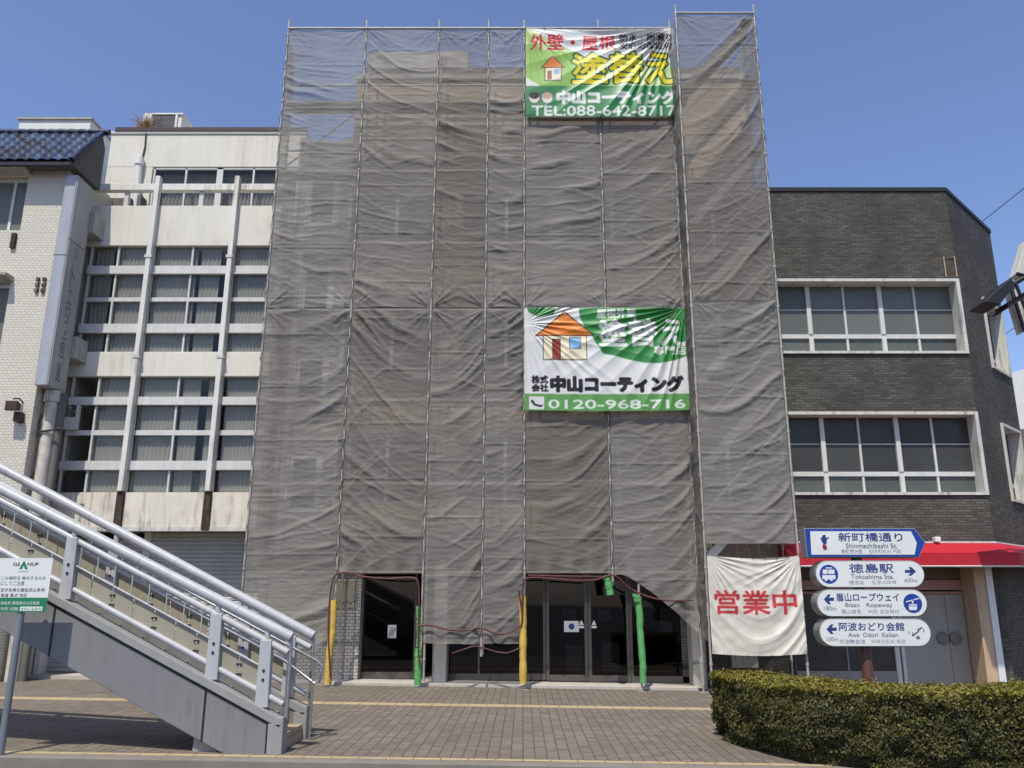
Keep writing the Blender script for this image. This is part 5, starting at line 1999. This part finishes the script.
# inner stainless handrail with an end loop
yh = FY0 - 0.06
for yh in (FY0 - 0.07,):
    q = MB()
    h0 = lambda x: zl(x, -4.2, 1.78) - 0.02
    e_ = -2.53
    pts = [(XL, yh, h0(XL)), (-3.0, yh, h0(-3.0)), (e_ - 0.06, yh, h0(e_ - 0.06)), (e_, yh, h0(e_) - 0.03), (e_ - 0.02, yh, h0(e_) - 0.22), (e_ - 0.08, yh, h0(e_) - 0.24), (-3.0, yh, h0(-3.0) - 0.2), (XL, yh, h0(XL) - 0.2)]
    q.tube(pts, 0.019, 10)
    for x in (e_ - 0.1, -2.95):
        q.tube([(x, yh, h0(x)), (x, yh, gz(x) + (0.0 if x > XE else 0.15))], 0.017, 10)
    q.build('handrail', M['steel'], stn, smooth=True)

# ------------------------------------------------------------------ clean-up sign
CYS = 9.62
cs = thing('public_notice_sign', 'white and green street notice on a grey pole before the stair', 'sign', (-5.63, CYS, 0))
cx0, cx1, cz0, cz1 = -5.94, -5.335, 1.573, 2.163
q = MB().tube([(-5.635, CYS + 0.045, gz(-5.6) - 0.1), (-5.635, CYS + 0.045, 2.05)], 0.038, 14)
q.build('pole', M['greyposte'], cs, smooth=True)
pn = MB().box(cx0, cx1, CYS, CYS + 0.004, cz0, cz1).build('panel', M['signwhite'], cs)
gb = 1.573 + 0.155
MB().box(cx0 + 0.001, cx1 - 0.001, CYS - 0.003, CYS - 0.0005, cz0 + 0.002, gb).build('green_band', M['green'], pn)
sc = lambda x, y: at(x / 12.0, 552 + y / 12.0, CYS)


def sgn(mb, s, x0, y0, x1, y1, y=CYS - 0.002, bold=0.0):
    a_, b_ = sc(x0, y1), sc(x1, y0)
    letters_y(mb, s, a_[0], a_[1], b_[0], b_[1], y, bold)


q = MB()
sgn(q, 'CLE', 158, 128, 240, 163, bold=0.03)
sgn(q, 'NUP', 330, 128, 465, 163, bold=0.03)
sgn(q, '空き缶等の散乱防止条例', 5, 432, 540, 478)
sgn(q, '推進 重点 地区', 5, 497, 330, 540)
q.build('dark_lettering', M['ink'], pn, fix=False)
q = MB()
a_ = [sc(*p) for p in ((292, 100), (335, 205), (300, 205), (285, 160), (262, 205), (230, 205))]
q.face([(x, CYS - 0.002, z) for x, z in a_])
sgn(q, 'この場所を 美化するため', 12, 290, 555, 334)
sgn(q, 'にしてご注意', 5, 348, 298, 400)
sgn(q, 'CAMPAIGN', 215, 225, 345, 240)
q.build('green_lettering', M['green'], pn, fix=False)
q = MB()
sgn(q, '徳島県 環境美化の日推進', 5, 592, 480, 632, CYS - 0.0045)
sgn(q, '市民 協働', 5, 660, 220, 700, CYS - 0.0045)
a_, b_ = sc(238, 705), sc(515, 655)
q.face([(a_[0], CYS - 0.0045, a_[1]), (b_[0], CYS - 0.0045, a_[1]), (b_[0], CYS - 0.0045, b_[1]), (a_[0], CYS - 0.0045, b_[1])])
q.build('white_lettering', M['white'], pn, fix=False)
q = MB()
sgn(q, 'きれいなまち', 252, 664, 500, 697, CYS - 0.0065)
q.build('small_lettering', M['green'], pn, fix=False)

# ------------------------------------------------------------------ direction signpost
DY = 11.2
ds = thing('direction_signpost', 'brown signpost with one blue arrow sign over three rounded white signs', 'signpost', (4.45, DY, 0))
zz = lambda x, y: at(800 + x / 5.486, 520 + y / 5.486, DY)
q = MB()
q.tube([(4.47, DY + 0.16, gz(4.5) - 0.1), (4.47, DY + 0.16, 2.5)], 0.07, 16)
q.build('post', M['brownpost'], ds, smooth=True)


def stadium(x0, x1, z0, z1, n=14):
    r = (z1 - z0) / 2
    zc_ = (z0 + z1) / 2
    return [(x1 - r + r * math.sin(a), zc_ - r * math.cos(a)) for a in np.linspace(0, math.pi, n)] + \
           [(x0 + r - r * math.sin(a), zc_ + r * math.cos(a)) for a in np.linspace(0, math.pi, n)]


def dtx(mb, s, x0, y0, x1, y1, bold=0.0, y=DY - 0.003):
    a_, b_ = zz(x0, y1), zz(x1, y0)
    letters_y(mb, s, a_[0], a_[1], b_[0], b_[1], y, bold)


def flat(mb, pts, y=DY - 0.003):
    mb.face([(x, y, z) for x, z in [zz(*p) for p in pts]])


def arrow(mb, x0, y0, x1, y1, right):
    ym = (y0 + y1) / 2
    f_ = (lambda t: x0 + (x1 - x0) * t) if right else (lambda t: x1 - (x1 - x0) * t)
    h_ = (y1 - y0)
    flat(mb, [(f_(0), ym - h_ * 0.17), (f_(0.5), ym - h_ * 0.17), (f_(0.3), y0), (f_(0.58), y0), (f_(1), ym), (f_(0.58), y1), (f_(0.3), y1), (f_(0.5), ym + h_ * 0.17), (f_(0), ym + h_ * 0.17)])


# arrow sign
outl = [zz(*p) for p in ((22, 45), (630, 45), (690, 125), (655, 205), (40, 205))]
q = MB().prism_y(outl, DY, DY + 0.24)
b1 = q.build('arrow_sign', M['signbody'], ds, bevel=0.006)
b1['label'] = 'blue bordered arrow sign at the top of the post'
q = MB()
flat(q, ((26, 49), (627, 49), (684, 125), (650, 201), (43, 201)), DY - 0.002)
q.build('blue_border', M['signblue'], b1, fix=False)
q = MB()
flat(q, ((55, 62), (608, 62), (640, 125), (628, 190), (62, 190)), DY - 0.004)
q.build('face', M['signwhite'], b1, fix=False)
q = MB()
dtx(q, '新町橋通り', 212, 70, 558, 118, 0.015, DY - 0.006)
q.build('lettering', M['signnavy'], b1, fix=False)
q = MB()
dtx(q, 'Shinmachibashi St.', 252, 128, 530, 154, 0.01, DY - 0.006)
dtx(q, '新町桥大街', 228, 160, 340, 184, 0.0, DY - 0.006)
dtx(q, '신마치바시 거리', 378, 160, 550, 184, 0.0, DY - 0.006)
q.build('small_lettering', M['signgrey'], b1, fix=False)
ccx, ccz = zz(135, 122)
rr_ = 46 / 5.486 / 78
q = MB()
q.disc_y(ccx, ccz, rr_, DY - 0.006, DY - 0.0045, 28)
q.build('emblem_disc', M['white'], b1)
q = MB()
flat(q, ((122, 84), (138, 80), (142, 100), (155, 92), (158, 96), (144, 112), (146, 128), (138, 134), (126, 130), (114, 108), (108, 96), (118, 100)), DY - 0.008)
q.build('emblem_mark', M['signnavy'], b1, fix=False)
q = MB()
flat(q, ((124, 132), (140, 136), (148, 150), (146, 162), (130, 164), (122, 150)), DY - 0.008)
q.build('emblem_base', M['signred'], b1, fix=False)


def round_sign(x0, y0, x1, y1, label):
    a_, b_ = zz(x0, y1), zz(x1, y0)
    pl_ = stadium(a_[0], b_[0], a_[1], b_[1])
    q = MB().prism_y(pl_, DY, DY + 0.24)
    o = q.build('rounded_sign', M['signbody'], ds, bevel=0.008)
    o['label'] = label
    pl2 = stadium(a_[0] + 0.012, b_[0] - 0.012, a_[1] + 0.012, b_[1] - 0.012)
    q = MB().prism_y(pl2, DY - 0.0022, DY - 0.0003)
    q.build('face', M['signwhite'], o)
    return o


o2 = round_sign(90, 222, 675, 372, 'rounded sign for the station with a bus emblem')
o3 = round_sign(98, 380, 690, 532, 'rounded sign with a cable car emblem')
o4 = round_sign(112, 540, 711, 696, 'lowest rounded sign with a line drawn emblem')
q = MB()
dtx(q, '徳島駅', 272, 240, 508, 290, 0.02)
arrow(q, 575, 258, 636, 306, True)
q.build('lettering', M['signnavy'], o2, fix=False)
q = MB()
dtx(q, 'Tokushima Sta.', 280, 298, 512, 323, 0.01)
dtx(q, '德岛站', 270, 331, 350, 355, 0.0)
dtx(q, '도쿠시마역', 395, 331, 525, 355, 0.0)
dtx(q, '600m', 574, 320, 640, 342, 0.0)
q.build('small_lettering', M['signgrey'], o2, fix=False)
q = MB()
ccx, ccz = zz(158, 297)
q.disc_y(ccx, ccz, 52 / 5.486 / 78, DY - 0.0045, DY - 0.0025, 30)
q.build('emblem_disc', M['signblue'], o2)
q = MB()
flat(q, ((124, 272), (150, 272), (150, 296), (124, 296)), DY - 0.006)
flat(q, ((154, 272), (188, 272), (188, 296), (154, 296)), DY - 0.006)
flat(q, ((122, 302), (194, 302), (194, 324), (180, 324), (178, 334), (166, 334), (164, 326), (150, 326), (148, 334), (136, 334), (134, 324), (122, 324)), DY - 0.006)
flat(q, ((140, 260), (176, 260), (176, 266), (140, 266)), DY - 0.006)
q.build('emblem_bus', M['white'], o2, fix=False)
q = MB()
dtx(q, '眉山ロープウェイ', 200, 402, 540, 446, 0.02)
arrow(q, 130, 408, 186, 462, False)
q.build('lettering', M['signnavy'], o3, fix=False)
q = MB()
dtx(q, 'Bizan   Ropeway', 250, 455, 505, 484, 0.01)
dtx(q, '眉山缆车', 228, 491, 335, 515, 0.0)
dtx(q, '비잔 로프웨이', 378, 491, 540, 515, 0.0)
dtx(q, '180m', 132, 472, 197, 498, 0.0)
q.build('small_lettering', M['signgrey'], o3, fix=False)
q = MB()
ccx, ccz = zz(618, 457)
q.disc_y(ccx, ccz, 52 / 5.486 / 78, DY - 0.0045, DY - 0.0025, 30)
q.build('emblem_disc', M['signblue'], o3)
q = MB()
flat(q, ((580, 446), (654, 426), (655, 432), (581, 452)), DY - 0.006)
flat(q, ((614, 436), (620, 436), (622, 458), (612, 458)), DY - 0.006)
flat(q, ((598, 462), (638, 462), (642, 470), (596, 470)), DY - 0.0065)
flat(q, ((594, 474), (642, 474), (638, 494), (600, 494)), DY - 0.006)
q.build('emblem_cable_car', M['white'], o3, fix=False)
q = MB()
dtx(q, '阿波おどり会館', 215, 562, 568, 608, 0.02)
arrow(q, 145, 572, 201, 626, False)
q.build('lettering', M['signnavy'], o4, fix=False)
q = MB()
dtx(q, 'Awa  Odori  Kaikan', 265, 618, 535, 642, 0.01)
dtx(q, '阿波舞会馆', 220, 655, 355, 679, 0.0)
dtx(q, '아와오도리 회관', 393, 655, 578, 679, 0.0)
dtx(q, '100m', 146, 642, 207, 666, 0.0)
for pts in (((612, 640), (618, 612), (624, 626), (648, 606), (655, 612), (628, 634)), ((640, 600), (668, 586), (672, 592), (650, 610)), ((594, 610), (598, 628), (602, 626), (599, 608)),
            ((636, 640), (652, 634), (660, 652), (640, 656)), ((676, 590), (682, 606), (678, 622), (675, 606))):
    flat(q, pts)
q.build('small_lettering', M['signgrey'], o4, fix=False)
q = MB()
for z in (2.45, 2.05, 1.66, 1.28):
    q.box(4.38, 4.56, DY + 0.235, DY + 0.25, z - 0.05, z + 0.05)
q.build_each('clamp', M['galv'], ds)

# ------------------------------------------------------------------ hedge
HP = [(2.62, 12.1), (2.56, 11.5), (2.66, 10.9), (2.86, 10.25), (3.12, 9.83), (3.55, 9.62), (4.3, 9.58), (5.6, 9.56), (7.4, 9.56), (9.2, 9.6), (9.2, 10.8), (7.5, 10.75), (6.2, 10.62), (5.0, 10.5), (4.3, 10.8), (3.7, 11.6), (3.45, 12.15)]
HH = 0.79
hg = thing('hedge', 'clipped olive green hedge along the kerb under the direction signs', 'hedge', (5, 10.2, 0))


def inset(poly, d):
    n = len(poly)
    out = []
    for i in range(n):
        p0, p1, p2 = Vector(poly[i - 1]), Vector(poly[i]), Vector(poly[(i + 1) % n])
        e1 = (p1 - p0).normalized()
        e2 = (p2 - p1).normalized()
        nn = Vector((-e1.y - e2.y, e1.x + e2.x)).normalized()
        out.append(tuple(p1 + nn * d))
    return out


inn = inset(HP, 0.12)
q = MB()
q.prism([(x, y, gz(x)) for x, y in inn], [(x, y, gz(x) + HH - 0.13) for x, y in inn])
q.build('branches', M['twig'], hg)
hp = np.array(HP)


def inside(px, py, poly):
    r = np.zeros(px.shape, bool)
    for k in range(len(poly)):
        (xa, ya), (xb2_, yb2) = poly[k], poly[k - 1]
        if ya == yb2:
            continue
        r ^= ((ya > py) != (yb2 > py)) & (px < (xb2_ - xa) * (py - ya) / (yb2 - ya) + xa)
    return r


rg = np.random.RandomState(5)
pos, nor = [], []
n_top = 38000
X = rg.uniform(2.4, 9.2, n_top * 3)
Y = rg.uniform(9.4, 12.3, n_top * 3)
ok = inside(X, Y, HP)
X, Y = X[ok][:n_top], Y[ok][:n_top]
tz = HH + 0.045 * np.clip((X - 4.0) / 2.0, 0, 1) + 0.05 * (vnoise(X * 3, Y * 3, 2) - 0.5) + 0.035 * (vnoise(X * 11, Y * 11, 3) - 0.5) - np.abs(rg.normal(0, 0.03, len(X))) + 0.05 * (rg.rand(len(X)) > 0.985)
pos.append(np.stack([X, Y, tz + SLOPE * X], 1))
nor.append(np.tile([0, 0, 1.0], (len(X), 1)))
seglen = np.array([np.hypot(*(hp[(i + 1) % len(hp)] - hp[i])) for i in range(len(hp))])
vis = np.array([1.0 if i < 9 or i == len(hp) - 1 else 0.35 for i in range(len(hp))])
pr_ = seglen * vis
pr_ /= pr_.sum()
n_side = 66000
si = rg.choice(len(hp), n_side, p=pr_)
t_ = rg.rand(n_side)
A, B = hp[si], hp[(si + 1) % len(hp)]
e_ = (B - A) / seglen[si][:, None]
no = np.stack([e_[:, 1], -e_[:, 0]], 1)
pp2 = A + (B - A) * t_[:, None]
pz = rg.rand(n_side) * (HH + 0.045 * np.clip((pp2[:, 0] - 4.0) / 2.0, 0, 1))
lump = 0.19 * (vnoise(pp2[:, 0] * 5 + pp2[:, 1] * 4, pz * 5, 8) - 0.55) + 0.05 * (vnoise(pp2[:, 0] * 14 + pp2[:, 1] * 9, pz * 14, 9) - 0.5)
dep = lump - np.abs(rg.normal(0, 0.035, n_side)) - 0.03 * (pz < 0.15)
topcurve = 0.06 * np.clip((pz - (HH - 0.12)) / 0.12, 0, 1) ** 2
pp2 = pp2 + no * (dep - topcurve)[:, None]
pos.append(np.stack([pp2[:, 0], pp2[:, 1], pz + SLOPE * pp2[:, 0]], 1))
nor.append(np.concatenate([no, np.full((n_side, 1), 0.25)], 1))
pos = np.concatenate(pos)
nor = np.concatenate(nor)
N = len(pos)
nor = nor + rg.normal(0, 0.55, (N, 3))
nor /= np.linalg.norm(nor, axis=1)[:, None]
tan = np.cross(nor, rg.normal(0, 1, (N, 3)))
tan /= np.linalg.norm(tan, axis=1)[:, None]
bit = np.cross(nor, tan)
ln = rg.uniform(0.014, 0.027, N)[:, None]
wd_ = ln * rg.uniform(0.42, 0.6, N)[:, None]
fold = nor * (wd_ * 0.45)
v0 = pos - tan * ln
v1 = pos - bit * wd_ + fold
v2 = pos + tan * ln
v3 = pos + bit * wd_ + fold
V = np.stack([v0, v1, v2, v3], 1).reshape(-1, 3)
me = bpy.data.meshes.new('foliage')
me.vertices.add(N * 4)
me.vertices.foreach_set('co', (V - np.array(WL[hg])).ravel())
tri = np.stack([np.arange(N) * 4 + k for k in (0, 1, 2, 0, 2, 3)], 1).reshape(-1, 3)
me.loops.add(tri.size)
me.loops.foreach_set('vertex_index', tri.ravel())
me.polygons.add(len(tri))
me.polygons.foreach_set('loop_start', np.arange(len(tri)) * 3)
me.polygons.foreach_set('loop_total', np.full(len(tri), 3))
me.update(calc_edges=True)
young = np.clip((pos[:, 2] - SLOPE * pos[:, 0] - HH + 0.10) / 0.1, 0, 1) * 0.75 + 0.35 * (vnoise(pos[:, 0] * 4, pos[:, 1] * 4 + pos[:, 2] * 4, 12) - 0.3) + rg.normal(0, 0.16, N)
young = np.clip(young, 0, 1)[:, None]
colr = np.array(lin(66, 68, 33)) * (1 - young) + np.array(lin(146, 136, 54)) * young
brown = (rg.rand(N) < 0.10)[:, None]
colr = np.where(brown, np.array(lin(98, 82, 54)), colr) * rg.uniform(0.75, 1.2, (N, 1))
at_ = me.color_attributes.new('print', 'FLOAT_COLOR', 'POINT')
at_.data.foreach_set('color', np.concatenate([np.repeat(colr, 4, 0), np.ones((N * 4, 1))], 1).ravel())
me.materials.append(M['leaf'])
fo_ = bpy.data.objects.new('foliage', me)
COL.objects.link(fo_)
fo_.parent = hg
# drain cover in the paving
x, y = -7.6, 15.9
q = MB()
q.prism([(x + 0.3 * math.cos(a), y + 0.3 * math.sin(a), gz(x) + 0.001) for a in np.linspace(0, 2 * math.pi, 25)[:-1]],
        [(x + 0.3 * math.cos(a), y + 0.3 * math.sin(a), gz(x) + 0.005) for a in np.linspace(0, 2 * math.pi, 25)[:-1]])
o = q.build('drain_cover', M['concrete_dark'], loc=(x, y, gz(x)))
tag(o, 'round iron drain cover in the pavers near the cream block', 'drain cover')
